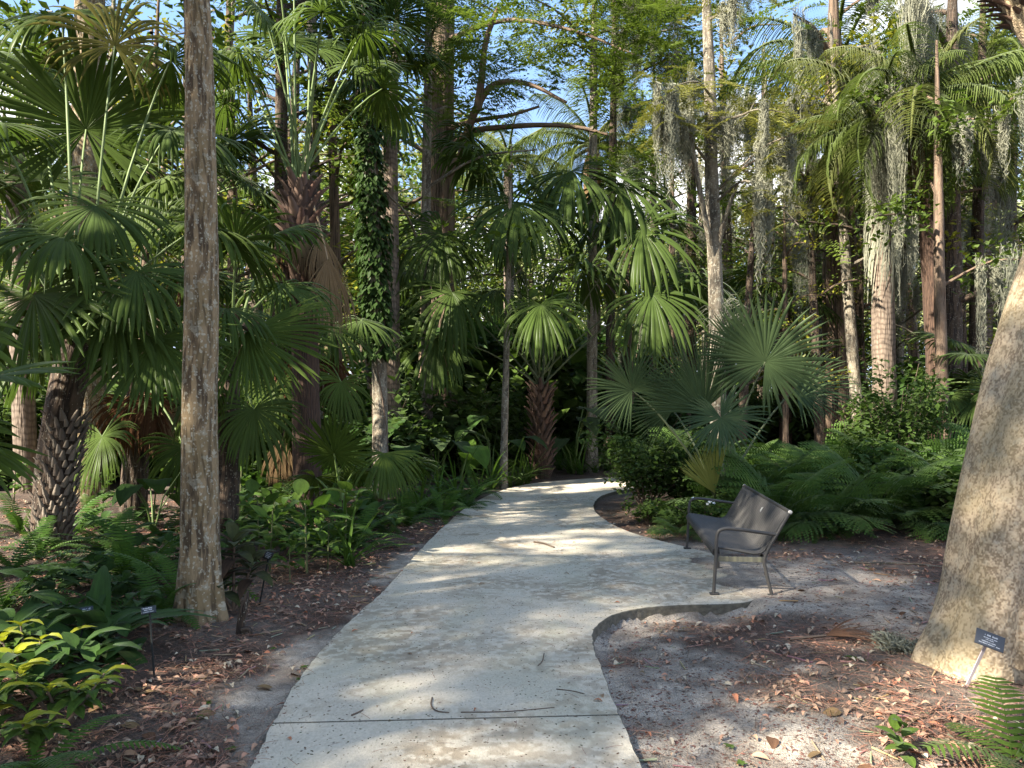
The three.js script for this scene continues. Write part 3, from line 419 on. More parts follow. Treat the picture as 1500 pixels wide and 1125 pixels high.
{ // the big bald cypress behind the bed, with heavy limbs to the open sky
  const d = 19.5, base = onG(at(641, 690, d).x, -d), t = tree('bald_cypress', 'massive straight cypress trunk with stringy red-brown bark behind the dark fan palm', base), r = rel(t);
  const pts = [V(0, -0.2, 0), r(at(641, 640, d)), r(at(641, 560, d)), r(at(642, 400, d)), r(at(643, 200, d)), r(at(648, 0, d)), r(at(652, -250, d)), r(at(655, -500, d))];
  part('trunk', new MB().tube(pts, [0.62, 0.54, 0.47, 0.43, 0.38, 0.31, 0.2, 0.06], 36, 90, (f, k, p) => { const low = 1 - smooth(0.2, 2.6, p.y); return 1 + (0.035 + 0.1 * low) * Math.cos(f * 7 + p.y * 0.25) + 0.04 * Math.cos(f * 13 + 2) + 0.05 * (noise(f * 3, p.y * 1.2, 5) - 0.5); }).geo(), B.cypress, t);
  const limb = (list, r0, r1) => part('limb', new MB().tube(list.map(([x, y, dd]) => r(at(x, y, dd))), list.map((_, k) => lerp(r0, r1, k / (list.length - 1))), 9, 26, wobble(3, 0.08)).geo(), B.cypress, t);
  limb([[645, 262, 19.4], [672, 235, 19], [695, 165, 18.4], [722, 125, 18], [770, 122, 17.6], [830, 150, 17.2]], 0.14, 0.03);
  limb([[655, 215, 19.3], [690, 193, 19], [740, 186, 18.6], [800, 183, 18.2], [850, 187, 18], [890, 197, 17.8]], 0.085, 0.035);
  limb([[650, 190, 19.4], [700, 176, 18.6], [750, 168, 18.2], [790, 156, 18]], 0.07, 0.03);
  limb([[700, 160, 18.3], [705, 120, 18], [712, 60, 17.6], [730, 10, 17.2]], 0.11, 0.05);
  limb([[648, 120, 19.4], [600, 95, 18.8], [545, 120, 18.2], [490, 175, 17.8], [470, 195, 17.6]], 0.13, 0.05);
  limb([[650, 60, 19.4], [740, 30, 18.4], [840, 45, 17.6], [930, 80, 17]], 0.07, 0.02);
  const R = rng(41), ls = []; const zone = (x0, y0, x1, y1, d0, d1, n, hole) => { let k = 0; while (k < n) { const x = lerp(x0, x1, R()), y = lerp(y0, y1, R()); if (hole && hole(x, y)) { k += 0.02; continue; } if (noise(x / 45 + 9, y / 38 + 4, 6) < 0.42 - 0.1 * R()) { k += 0.02; continue; } ls.push([r(at(x, y, lerp(d0, d1, R()))), null]); k++; } };
  const sky1 = (x, y) => x > 690 && x < 900 && y > 130 && y < 250;
  zone(600, -60, 1010, 150, 15, 20, 330, sky1); zone(860, 120, 1010, 320, 16, 20, 70, sky1); zone(430, -60, 640, 90, 16, 19, 90); zone(880, -70, 1010, 120, 17, 21, 70); 
  part('crown', sprays(ls, R, [0.7, 1.5]), L.cypress, t);
}

// ------------------------------------------------------------------ fan palms in view
// fans: [hub px, hub py, depth, radius in m, extra]
function fanPalm(name, label, base, crownPx, crownDepth, trunkR, fans, o) {
  const p = thing(name, label, 'palm', base, o.group), r = rel(p), R = rng(o.seed), c = r(at(crownPx[0], crownPx[1], crownDepth)), top = c.clone();
  const bottom = V(0, -0.12, 0), mid = top.clone().multiplyScalar(0.5).add(V(o.sway ?? 0, 0, 0));
  part('trunk', new MB().tube([bottom, mid, top], [trunkR * (o.flare ?? 1.1), trunkR, trunkR * (o.neck ?? 0.85)], 18, 30, wobble(o.seed, 0.06)).geo(), o.trunk ?? B.fibre, p);
  if (o.boots) boots(p, V(0, 0.05, 0).lerp(top, o.boots.from ?? 0), top.clone().multiplyScalar(o.boots.to ?? 1), trunkR * 1.02, trunkR * 0.95, o.boots.rows, o.boots.per, o.boots.mats, o.boots.scale, R, o.boots.hang ?? 0);
  fans.forEach(([x, y, d, Rm, e = {}]) => { const start = c.clone().add(V((R() - 0.5) * trunkR, (R() - 0.5) * 0.25 - 0.05, (R() - 0.5) * trunkR)); const dead = e.dead; fanFrond(p, start, r(at(x, y, d)), { R: Rm * (o.big ?? 1), n: o.n ?? 54, droop: o.droop ?? 1.0, split: o.split ?? 0.6, spread: o.spread ?? 4.9, tilt: o.tilt ?? 0.35, dome: o.dome, ...e }, dead ? (dead === 2 ? L.deadRed : L.dead) : e.mat ?? o.mats[Math.floor(R() * o.mats.length)], R, dead ? 'dead_frond' : 'frond', dead ? petDead : o.pet ?? petM); });
  return p;
}
// random fans all round a crown
function ringFans(base, crownPx, depth, n, reach, Rm, seed, elev = [-0.3, 1.2]) { const R = rng(seed), c = at(crownPx[0], crownPx[1], depth), out = []; for (let k = 0; k < n; k++) { const a = k * 2.4 + R() * 0.5, e = lerp(elev[0], elev[1], R()), l = reach * (0.75 + R() * 0.4), q = V(c.x + Math.cos(a) * Math.cos(e) * l, c.y + Math.sin(e) * l, c.z + Math.sin(a) * Math.cos(e) * l), v = q.clone().sub(camera.position).applyQuaternion(camera.quaternion.clone().invert()); out.push([750 + v.x / -v.z * FPX, 562.5 - v.y / -v.z * FPX, -q.z, Rm * (0.8 + R() * 0.35)]); } return out; }

fanPalm('fan_palm', 'fan palm with a knobbly scaly stump-like trunk beside the ferns', P(72, 815), [113, 500], 8.6, 0.19, [
  [50, 432, 7.7, 1.12, { axis: V(0.12, -0.75, 0.5), normal: V(0, 0.6, 0.8), spread: 4.6, droop: 0.7 }], [228, 497, 7.9, 0.85, { axis: V(0.1, -0.8, 0.45), normal: V(0.1, 0.5, 0.85), spread: 4.2, droop: 0.7 }], [140, 302, 8.2, 0.95, { axis: V(0.25, -0.55, 0.6), normal: V(0, 0.75, 0.6), droop: 1.4 }], [200, 398, 7.9, 0.9, { axis: V(0.3, -0.5, 0.6), normal: V(0, 0.8, 0.55), droop: 1.5 }], [126, 190, 9.6, 1.25, { axis: V(0, 0.95, -0.1), normal: V(0.1, 0.05, 1), spread: 5.6, droop: 0.25, dome: 0.05 }], [168, 68, 9.2, 0.95, { tilt: 0.5, mat: L.palmYellow }], [250, 88, 9.0, 0.8, { tilt: 0.8 }],
  [15, 345, 8.8, 1.0], [-50, 250, 9.0, 1.1], [-40, 470, 7.6, 0.95, { tilt: 0.7 }], [238, 262, 9.4, 0.9], [60, 265, 9.8, 1.05, { tilt: 0.1, droop: 0.4 }], [300, 330, 9.0, 0.9, { tilt: 0.6 }], [40, 100, 10.0, 1.0, { tilt: 0.2 }], [95, 345, 7.8, 0.95, { tilt: 0.9 }], [170, 450, 7.9, 0.85, { tilt: 0.9 }], [250, 190, 9.2, 0.95, { tilt: 0.8 }], [-10, 180, 8.6, 1.0, { tilt: 0.8 }], [90, 20, 9.4, 0.95, { tilt: 0.7 }],
], { seed: 101, mats: L.palm, droop: 1.7, big: 1.08, trunk: B.dark, boots: { rows: 20, per: 11, mats: bootGrey, scale: 0.62, to: 0.66 }, neck: 1.0, sway: -0.06 });
fanPalm('fan_palm', 'fan palm with a rusty skirt of dead leaves under its fronds', onG(at(196, 740, 10.8).x, -10.8), [203, 560], 10.8, 0.17, [
  [265, 420, 10.2, 0.95], [120, 470, 10.4, 0.95], [310, 500, 10.4, 0.9, { tilt: 0.7 }], [270, 655, 10.0, 0.75, { tilt: 0.9, droop: 1.4 }], [150, 640, 9.9, 0.8, { tilt: 0.9, droop: 1.4 }], [210, 350, 11.3, 1, { tilt: 0.1, droop: 0.5 }], [90, 400, 11.5, 1], [330, 420, 11, 0.95], [190, 450, 10, 0.9, { tilt: 0.8 }], [240, 330, 10.8, 0.95, { tilt: 0.7 }], [60, 520, 10.2, 0.95, { tilt: 0.8 }],
  [192, 590, 10.5, 0.75, { tilt: 3, dead: 2, droop: 2.4 }], [222, 588, 10.5, 0.75, { tilt: 3, dead: 2, droop: 2.4 }], [205, 600, 11, 0.7, { tilt: 3, dead: 2, droop: 2.4 }], [240, 610, 10.6, 0.6, { tilt: 3, dead: 1, droop: 2.4 }],
], { seed: 102, mats: L.palm, droop: 1.7, trunk: B.dark });
fanPalm('fan_palm', 'fan palm with long arching yellow-green segments behind the lichen trunk', onG(at(330, 740, 9.4).x, -9.4), [335, 520], 9.4, 0.15, [
  [362, 486, 8.7, 1.1, { axis: V(0.75, -0.6, 0.25), normal: V(0.1, 0.5, 0.85), mat: L.palmLight, droop: 0.5, spread: 2.9, dome: 0.1 }], [345, 358, 9.1, 0.9, { tilt: 0.6 }], [330, 452, 8.8, 0.9, { tilt: 0.7 }], [410, 420, 9.8, 0.9], [300, 560, 9.0, 0.8, { tilt: 0.9 }], [372, 600, 9.2, 0.8, { tilt: 1.0, droop: 1.3 }], [260, 400, 10, 0.9], [400, 345, 10.4, 0.9, { tilt: 0.4 }],
], { seed: 103, mats: L.palm, droop: 1.7, trunk: B.dark });
// tall palm with the shaggy red-brown head
{
  const p = fanPalm('fan_palm', 'tall fan palm with a shaggy red-brown trunk and long bare leaf stalks fanning upward', onG(at(452, 740, 11.6).x, -11.6), [440, 268], 11.6, 0.2, [
    [350, 78, 11.2, 0.95, { tilt: 0.9 }], [385, 20, 11.6, 0.95, { tilt: 0.6 }], [472, 18, 11.0, 0.95, { tilt: 0.8 }], [532, 45, 11.6, 0.95, { tilt: 0.7 }], [430, -50, 12, 1.0], [345, 95, 12.4, 0.9, { tilt: 0.8 }], [520, 95, 12.4, 0.9], [330, 150, 11.2, 0.85, { tilt: 1.1, droop: 1.5 }], [560, 130, 12, 0.85, { tilt: 0.9 }], [400, -90, 10.8, 0.95], [490, -70, 10.9, 0.95], [415, 60, 12.6, 1.0, { tilt: 0.1 }], [455, 70, 12.8, 1.0, { tilt: 0.1 }],
    [443, 352, 11.3, 0.55, { tilt: 3, dead: 1, droop: 1.2, spread: 2.4 }], [470, 345, 11.4, 0.9, { tilt: 3, dead: 1, droop: 2.4, spread: 2.2 }], [415, 350, 11.6, 0.9, { tilt: 3, dead: 1, droop: 2.4, spread: 2.2 }], [480, 380, 11.3, 1.1, { tilt: 3, dead: 1, droop: 2.6, spread: 2 }],
  ], { seed: 104, mats: L.palm, droop: 1.6, trunk: B.fibre, neck: 1.2, boots: { rows: 12, per: 8, mats: bootM, scale: 1.5, from: 0.66, hang: 0.15 } });
}
fanPalm('fan_palm', 'low fan palm with red-brown dead fronds hanging below the shaggy tall palm', onG(at(452, 700, 13.2).x, -13.2), [455, 500], 13.2, 0.16, [
  [412, 478, 12.6, 0.95, { tilt: 0.7 }], [488, 482, 12.8, 0.95, { tilt: 0.7 }], [405, 562, 12.2, 0.9, { tilt: 0.9 }], [500, 560, 12.2, 0.8, { tilt: 0.8, mat: L.palmLight }], [440, 430, 13.6, 0.95], [530, 470, 13.4, 0.9], [380, 520, 13.2, 0.9], [445, 590, 12.2, 0.85, { tilt: 1 }],
  [430, 520, 12.9, 1, { tilt: 3, dead: 2, droop: 2.4, spread: 2.4 }], [460, 515, 12.8, 1.05, { tilt: 3, dead: 2, droop: 2.4, spread: 2.4 }], [490, 520, 12.9, 0.95, { tilt: 3, dead: 2, droop: 2.4, spread: 2.4 }], [415, 640, 12.3, 0.8, { tilt: 3, dead: 1, droop: 2.6, spread: 2.2 }], [440, 645, 12.4, 0.75, { tilt: 3, dead: 2, droop: 2.6, spread: 2.2 }],
], { seed: 105, mats: L.palm, droop: 1.7, trunk: B.fibre });
// the dark fan palm at the bend
fanPalm('fan_palm', 'big dark fan palm with wide drooping fans and a rust-coloured trunk at the path bend', P(793, 698), [792, 560], 17.0, 0.2, [
  [648, 342, 16.2, 1.2, { axis: V(-0.5, -0.65, 0.4), normal: V(0, 0.45, 0.85) }], [708, 235, 17.4, 1.15, { tilt: 0.7 }], [756, 298, 15.6, 1.3, { axis: V(-0.15, -0.6, 0.6), normal: V(0, 0.45, 0.85) }], [838, 250, 16.6, 1.4, { axis: V(0.1, -0.5, 0.6), normal: V(0, 0.45, 0.85) }], [912, 268, 16.6, 1.35, { axis: V(0.4, -0.6, 0.45), normal: V(0, 0.45, 0.85) }], [940, 338, 16.0, 1.25, { axis: V(0.45, -0.65, 0.4), normal: V(0, 0.45, 0.85) }], [955, 430, 15.6, 1.2, { axis: V(0.4, -0.7, 0.4), normal: V(0, 0.45, 0.85) }], [1015, 408, 16.6, 1.15, { tilt: 0.8 }],
  [662, 428, 15.6, 1.15, { axis: V(-0.4, -0.7, 0.4), normal: V(0, 0.45, 0.85) }], [792, 446, 14.9, 0.95, { axis: V(0.1, -0.65, 0.5), normal: V(0, 0.6, 0.7), mat: L.palm[1] }], [728, 424, 16.0, 0.9, { tilt: 0.8 }], [640, 495, 15.6, 0.95, { axis: V(-0.4, -0.75, 0.3), normal: V(0, 0.45, 0.85) }], [595, 400, 17.4, 0.9], [855, 395, 16.4, 1.1, { tilt: 0.7 }], [800, 320, 17.8, 1.2, { tilt: 0.2 }], [880, 330, 18, 1.1], [740, 365, 17.6, 1.1], [690, 200, 18, 1.0, { tilt: 0.9 }],
], { seed: 106, mats: L.palmDark, droop: 1.9, split: 0.62, n: 52, big: 1.32, dome: 0.45, trunk: B.fibre, pet: petDark, boots: { rows: 14, per: 9, mats: bootM, scale: 1.25, hang: 0.1 }, neck: 0.9 });
// palm crown beyond the ivy trunk
fanPalm('fan_palm', 'fan palm whose crown spreads high behind the ivy-wrapped trunk', onG(at(575, 690, 16).x, -16), [572, 175], 16, 0.17, [
  [572, 30, 15.4, 1.2, { tilt: 0.8 }], [596, 80, 15.6, 1.1, { tilt: 0.8 }], [520, 60, 15.6, 1.15], [540, 110, 15, 1.1, { tilt: 0.8 }], [585, 165, 15.1, 1.0, { tilt: 1.1, droop: 1.4 }], [500, 150, 16, 1.1], [600, -20, 16.5, 1.2], [545, -30, 16.4, 1.2], [490, 20, 16.6, 1.1],
], { seed: 107, mats: L.palmDark, droop: 1.1, trunk: B.palmGrey });
// far-side crowns on the upper edge by the lichen trunk
fanPalm('fan_palm', 'fan palm with backlit fronds high behind the scaly palm', onG(at(40, 690, 14).x, -14), [20, 190], 14, 0.18, [...ringFans(null, [20, 190], 14, 16, 1.7, 1.05, 5)], { seed: 108, mats: [...L.palm, L.palmLight], trunk: B.palmGrey });
fanPalm('fan_palm', 'fan palm standing in deep shade between the lichen trunk and the shaggy palm', onG(at(300, 690, 14.5).x, -14.5), [290, 300], 14.5, 0.18, [...ringFans(null, [290, 300], 14.5, 18, 1.6, 1.05, 6), [300, 380, 14, 0.9, { tilt: 3, dead: 1, droop: 2.4, spread: 2.4 }], [275, 385, 14, 0.9, { tilt: 3, dead: 2, droop: 2.4, spread: 2.4 }]], { seed: 109, mats: L.palm, trunk: B.dark });
fanPalm('fan_palm', 'fan palm at the bed edge with broad light green leaf segments', onG(-4.6, -5.5), [-60, 620], 5.6, 0.16, [
  [-45, 560, 5.3, 0.72, { tilt: 0.25, mat: L.palmLight, droop: 0.5, n: 24, spread: 3.6 }], [-60, 640, 5.2, 0.6, { tilt: 0.5, mat: L.palmLight, droop: 0.5, n: 20, spread: 3 }], [-100, 480, 5.6, 0.8], [-120, 650, 5.0, 0.7], [-150, 560, 6, 0.8],
], { seed: 110, mats: [L.palmLight], trunk: B.dark, n: 26 });
// small young fan palms
fanPalm('young_fan_palm', 'small bright fan palm with one round backlit fan beside the path bed', P(498, 778), [497, 735], 10.0, 0.055, [[489, 664, 9.8, 0.56, { tilt: 0.0, droop: 0.15, spread: 6.0, mat: L.palmLight, arch: 0.02, face: V(0, 0, 0.9) }], [462, 700, 10.3, 0.5, { tilt: 0.9, droop: 0.9 }], [520, 690, 10.6, 0.45, { tilt: 0.6 }]], { seed: 111, mats: [L.palm[2]], n: 44, trunk: B.fibre, neck: 0.9 });
fanPalm('young_fan_palm', 'small fan palm with one big hanging green fan over the ferns', onG(at(556, 740, 11).x, -11), [558, 730], 11, 0.05, [[563, 664, 10.7, 0.72, { tilt: 1.6, droop: 1.2, spread: 3.8, mat: L.palm[2], arch: 0.3 }], [530, 690, 11.3, 0.5, { tilt: 0.6 }], [600, 680, 11.4, 0.5, { tilt: 0.7 }]], { seed: 112, mats: L.palm, n: 40, trunk: B.fibre });
// blue-green palmetto behind the bench
fanPalm('palmetto', 'stiff blue-green palmetto with spiky round fans rising behind the bench', onG(at(1048, 752, 11).x, -11), [1050, 735], 11, 0.08, [
  [926, 572, 10.6, 0.7, { axis: V(-0.55, 0.75, 0.1), normal: V(0.1, 0.1, 1), droop: 0.3, spread: 5.0 }], [1056, 612, 10.3, 0.72, { axis: V(0.05, -0.5, 0.5), normal: V(0, 0.35, 0.9), droop: 0.35, spread: 5.8 }], [1032, 600, 10.8, 1.2, { axis: V(-0.35, 0.9, 0.1), normal: V(0.1, 0.0, 1), droop: 0.12, spread: 2.5 }], [1121, 530, 10.6, 1.0, { axis: V(0.35, 0.85, 0.1), normal: V(-0.15, 0.15, 1), droop: 0.3, spread: 5.7 }], [1165, 570, 11.1, 0.85, { axis: V(0.85, 0.2, 0.1), normal: V(-0.3, 0.5, 0.8), droop: 0.35, spread: 3.6 }], [1085, 520, 11.8, 0.85, { axis: V(-0.1, 1, 0), normal: V(0.2, 0, 1), droop: 0.15, spread: 3.6 }], [985, 600, 11.6, 0.75, { axis: V(-0.5, 0.7, 0), normal: V(-0.3, 0.2, 1), droop: 0.2, spread: 4 }],
  [1047, 722, 10.15, 0.66, { axis: V(-0.4, 0.9, 0.1), normal: V(0.1, 0.3, 1), droop: 0.1, spread: 1.3, mat: L.sabalYoung, arch: 0, dome: 0, split: 0.75 }],
], { seed: 113, mats: L.sabal, n: 50, split: 0.45, droop: 0.25, dome: 0.08, big: 1.0, pet: petDark, trunk: B.fibre, arch: 0.05 });

// ------------------------------------------------------------------ trees beyond the bench and the bend
const mossSpots = [];      // points on limbs where moss hangs: [point, size 0..3]
{ // slender pale trunk behind the palmetto, forked, with soft yellow-green cypress sprays
  const d = 13.2, base = onG(at(1052, 720, d).x, -d), t = tree('young_cypress', 'slender pale trunk with feathery yellow-green sprays rising behind the palmetto', base), r = rel(t), R = rng(51);
  part('trunk', new MB().tube([V(0, -0.1, 0), r(at(1052, 600, d)), r(at(1048, 420, d)), r(at(1042, 250, d)), r(at(1040, 120, d)), r(at(1035, 0, d)), r(at(1032, -200, d))], [0.15, 0.14, 0.125, 0.115, 0.1, 0.08, 0.03], 16, 50, wobble(5, 0.05)).geo(), B.grey, t);
  const limb = (l, a, b) => part('limb', new MB().tube(l.map(([x, y, dd]) => r(at(x, y, dd))), l.map((_, k) => lerp(a, b, k / (l.length - 1))), 6, 14).geo(), B.grey, t);
  limb([[1048, 395, d], [1035, 330, 13], [1018, 240, 12.9], [1010, 180, 12.8]], 0.06, 0.03); limb([[1050, 370, d], [1062, 320, 13], [1080, 270, 12.8]], 0.06, 0.025);
  const twigs = [[[1041, 172, d], [1075, 172, 12.8], [1110, 160, 12.4], [1150, 165, 12]], [[1038, 240, d], [1000, 190, 12.8], [975, 165, 12.5]], [[1041, 140, d], [1020, 120, 12.7], [975, 130, 12.3]], [[1041, 172, d], [1090, 172, 13.4], [1105, 150, 13.6]], [[1037, 30, d], [1070, 10, 12.7], [1100, -30, 12.4]], [[1045, 300, d], [1090, 265, 12.6], [1130, 290, 12.2], [1170, 330, 12]], [[1012, 200, 12.8], [985, 175, 12.5], [960, 120, 12.2]], [[1050, 280, d], [1120, 215, 12.6], [1180, 190, 12.2]]];
  const ls = []; for (const tw of twigs) { limb(tw, 0.028, 0.008); const c = new THREE.CatmullRomCurve3(tw.map(([x, y, dd]) => r(at(x, y, dd)))); for (let k = 0; k < 26; k++) { const p = c.getPoint(0.25 + 0.75 * R()); p.add(V((R() - 0.5) * 0.5, (R() - 0.45) * 0.3, (R() - 0.5) * 0.6)); ls.push([p, null]); if (k % 9 === 0) mossSpots.push([p.clone().add(t.position), 0]); } }
  part('crown', sprays(ls, R, [0.35, 0.75]), L.cypressYellow, t);
  { const p = thing('air_plant', 'clump of grey wiry air plants fixed to the slender pale trunk', 'air plant', at(1062, 470, d - 0.1)), b = new MB(), q = rng(3); for (let k = 0; k < 90; k++) { const a = q() * 6.283, e = q() * 2.4 - 1.2, l = 0.25 + q() * 0.3, o = V((q() - 0.5) * 0.2, (q() - 0.5) * 0.5, (q() - 0.5) * 0.1), x = V(Math.cos(a) * Math.cos(e), Math.sin(e), Math.sin(a) * Math.cos(e)); b.tube([o, o.clone().addScaledVector(x, l * 0.6).add(V(0, 0.05, 0)), o.clone().addScaledVector(x, l).add(V(0, -0.08, 0))], [0.006, 0.005, 0.001], 3); } part('leaves', b.geo(), L.mossDark, p); }
}
// feather palms: trunk, fronds each a part
const FEATHER = [0, 1, 2, 3].map(k => featherFrond(1, 0.9 - k * 0.35, { n: 62, leaf: 0.3, bend: 1.4 + k * 0.3, droop: 0.5 }, rng(400 + k)));
function featherPalm(label, px, py, depth, crownY, tr, o) {
  const base = onG(at(px, py, depth).x, -depth), p = thing('feather_palm', label, 'palm', base), r = rel(p), c = r(at(o.cx ?? px, crownY, depth)), R = rng(o.seed);
  part('trunk', new MB().tube([V(0, -0.1, 0), V(c.x * 0.5, c.y * 0.5, 0), c], [tr * 1.15, tr, tr * 0.9], 16, 30, wobble(o.seed, 0.08)).geo(), o.bark ?? B.palmGrey, p);
  for (let k = 0; k < (o.n ?? 20); k++) { const v = Math.min(3, Math.floor(k / (o.n ?? 20) * 4)), m = part('frond', FEATHER[v], R() < 0.6 ? L.feather : L.featherDull, p); m.position.copy(c).add(V(0, 0.15 - 0.05 * v, 0)); m.rotation.set((R() - 0.5) * 0.25, k * 2.4 + R() * 0.4, (R() - 0.5) * 0.3, 'YXZ'); m.scale.setScalar((o.len ?? 2.6) * (0.85 + R() * 0.3)); }
  if (o.beard) { const b = new MB(); for (let k = 0; k < 420; k++) { const a = R() * 6.283, y0 = c.y - R() * o.beard * 0.75, x0 = c.x * (y0 / c.y), l = 0.5 + R() * 0.9, q = [0, 1, 2, 3].map(i => { const t = i / 3; return V(x0 + Math.cos(a + t * 0.4) * (tr * 1.05 + 0.12 * Math.sin(t * 2)), y0 - l * t, Math.sin(a + t * 0.4) * (tr * 1.05 + 0.12 * Math.sin(t * 2))); }); const w = 0.008; const s = b.p.length / 3; for (const pt of q) { b.v(pt.x - w * Math.sin(a), pt.y, pt.z + w * Math.cos(a)); b.v(pt.x + w * Math.sin(a), pt.y, pt.z - w * Math.cos(a)); } for (let i = 0; i < 3; i++) b.q(s + 2 * i, s + 2 * i + 1, s + 2 * i + 3, s + 2 * i + 2); } part('hanging_fibre', b.geo(), o.beardM ?? L.moss, p); }
  return p;
}
featherPalm('feather palm whose grey trunk trails long pale hanging fibres', 1297, 640, 17.5, 190, 0.24, { seed: 61, cx: 1288, n: 26, len: 3.0, beard: 3.8 });
featherPalm('feather palm with a brown straw skirt under its crown', 1378, 640, 17.2, 165, 0.2, { seed: 62, cx: 1352, n: 26, len: 3.0, beard: 1.3, beardM: L.dead, bark: B.fibre });
featherPalm('feather palm with pale silvery fronds behind the moss-hung limbs', 1225, 640, 22, 110, 0.2, { seed: 63, n: 22, len: 3.4 });
featherPalm('feather palm with a tall crown behind the skirted palm', 1440, 640, 23, 90, 0.22, { seed: 64, n: 22, len: 3.4 });
featherPalm('feather palm far behind the cypress limbs, seen against open sky', 745, 660, 30, 235, 0.2, { seed: 65, n: 20, len: 3.0 });
featherPalm('feather palm with a dry brown beard beside the open sky', 870, 660, 24, 215, 0.2, { seed: 66, n: 22, len: 2.8, beard: 1.5, beardM: L.dead });
// trunks of the wood: [px, py top, depth, radius, bark, lean px at the top]
function woodTree(label, px, d, tr, bark, topPx, h, o = {}) {
  const base = onG(at(px, 640, d).x, -d), t = tree(o.name ?? 'woodland_tree', label, base, o.group), r = rel(t), R = rng(o.seed ?? px), tx = r(at(topPx, 300, d)).x, th = r(at(topPx, 300, d)).y;
  const k = tx / th, pts = [V(0, -0.2, 0), V(k * 1, 1, 0), V(k * h * 0.35, h * 0.35, 0), V(k * h * 0.7, h * 0.7, 0.1), V(k * h, h, 0.2)];
  part('trunk', new MB().tube(pts, [tr * (o.flare ?? 1.5), tr * 1.12, tr, tr * 0.75, tr * 0.2], 14, 36, (f, u, p) => wobble(px, 0.07)(f, u, p) + (o.flute ?? 0.04) * Math.cos(f * 7)).geo(), bark, t);
  const limbs = new MB(), cs = [], ls = []; const n = o.limbs ?? 9; for (let q = 0; q < n; q++) { const y = h * lerp(o.from ?? 0.45, 0.98, q / n), a = q * 2.4 + R() * 0.8, l = (o.reach ?? 3) * (1.1 - 0.6 * q / n) * (0.7 + R() * 0.5), o0 = V(k * y, y, 0), e = o0.clone().add(V(Math.cos(a) * l, l * (o.up ?? 0.25), Math.sin(a) * l)), m = o0.clone().lerp(e, 0.5).add(V(0, 0.25, 0)); limbs.tube([o0, m, e], [tr * 0.35, tr * 0.22, 0.015], 6, 8); const c = new THREE.QuadraticBezierCurve3(o0, m, e); for (let w = 0; w < (o.per ?? 10); w++) { const p = c.getPoint(0.35 + 0.65 * R()); if (R() < (o.moss ?? 0.2)) mossSpots.push([p.clone().add(base), Math.floor(R() * 3.4)]); p.add(V((R() - 0.5) * 1.3, (R() - 0.4) * 0.8, (R() - 0.5) * 1.3)); cs.push(p); ls.push([p, null]); } }
  part('limb', limbs.geo(), bark, t); part('crown', o.needle ? sprays(ls, R, [0.7, 1.4]) : leafClumps(cs, { per: o.leaves ?? 34, cr: 0.55, leaf: o.leaf ?? 0.14 }, R), o.mat ?? L.canopy, t);
  return t;
}
woodTree('reddish shaggy cypress trunk beside a thin leaning stem beyond the fern bank', 1228, 19.5, 0.3, B.cypress, 1222, 13, { needle: true, per: 8, mat: L.cypress, moss: 0.35, reach: 3.2, flute: 0.1, flare: 1.9 });
{ const t = scene.children[scene.children.length - 1], r = rel(t), R = rng(43), ls = []; let k = 0; while (k < 150) { const x = 1060 + R() * 420, y = -70 + R() * 190; if (noise(x / 40 + 3, y / 34 + 8, 9) < 0.45) continue; ls.push([r(at(x, y, 18 + R() * 5)), null]); k++; } part('crown', sprays(ls, R, [0.8, 1.6]), L.cypress, t); }
woodTree('thin grey leaning stem in front of the reddish shaggy cypress', 1262, 18.3, 0.13, B.grey, 1232, 11, { limbs: 6, per: 8, reach: 2, moss: 0.35, mat: L.canopyYellow });
woodTree('dark upright trunk pressed against the skirted feather palm', 1394, 17.8, 0.22, B.dark, 1392, 13, { per: 7, moss: 0.35, needle: true, mat: L.cypress, reach: 3.4, from: 0.3 });
woodTree('slim brown stem standing before the fern bank shrubs', 1385, 15.5, 0.11, B.cypress, 1372, 9, { limbs: 5, per: 7, reach: 1.6, moss: 0.25 });
woodTree('dark narrow trunk next to the low bushy fan palm', 1428, 19, 0.15, B.dark, 1432, 13, { moss: 0.4, needle: true, mat: L.cypress, from: 0.3 });
woodTree('slender pair-mate stem leaning over the dark palm', 737, 15.6, 0.065, B.grey, 747, 7, { limbs: 4, per: 4, reach: 1.2, from: 0.6, moss: 0.1 });
woodTree('brown trunk just past the dark palm, close to the bend', 866, 19, 0.12, B.grey, 868, 14, { moss: 0.3, needle: true, mat: L.cypress, reach: 2.6, from: 0.72 });
woodTree('twin brown trunk rising by the strap leaves at the bend', 892, 20.5, 0.12, B.dark, 896, 14, { moss: 0.3, reach: 2.4, mat: L.canopyYellow, from: 0.72 });
woodTree('pale lichen-covered trunk standing high behind the scaly palm', 128, 13.5, 0.27, B.lichen, 132, 15.5, { moss: 0.1, reach: 3.4, from: 0.6, per: 26, limbs: 12, leaves: 46, seed: 131 });
woodTree('brown trunk behind the shaggy tall palm', 408, 15.5, 0.15, B.dark, 412, 13, { moss: 0.15, reach: 2.6 });
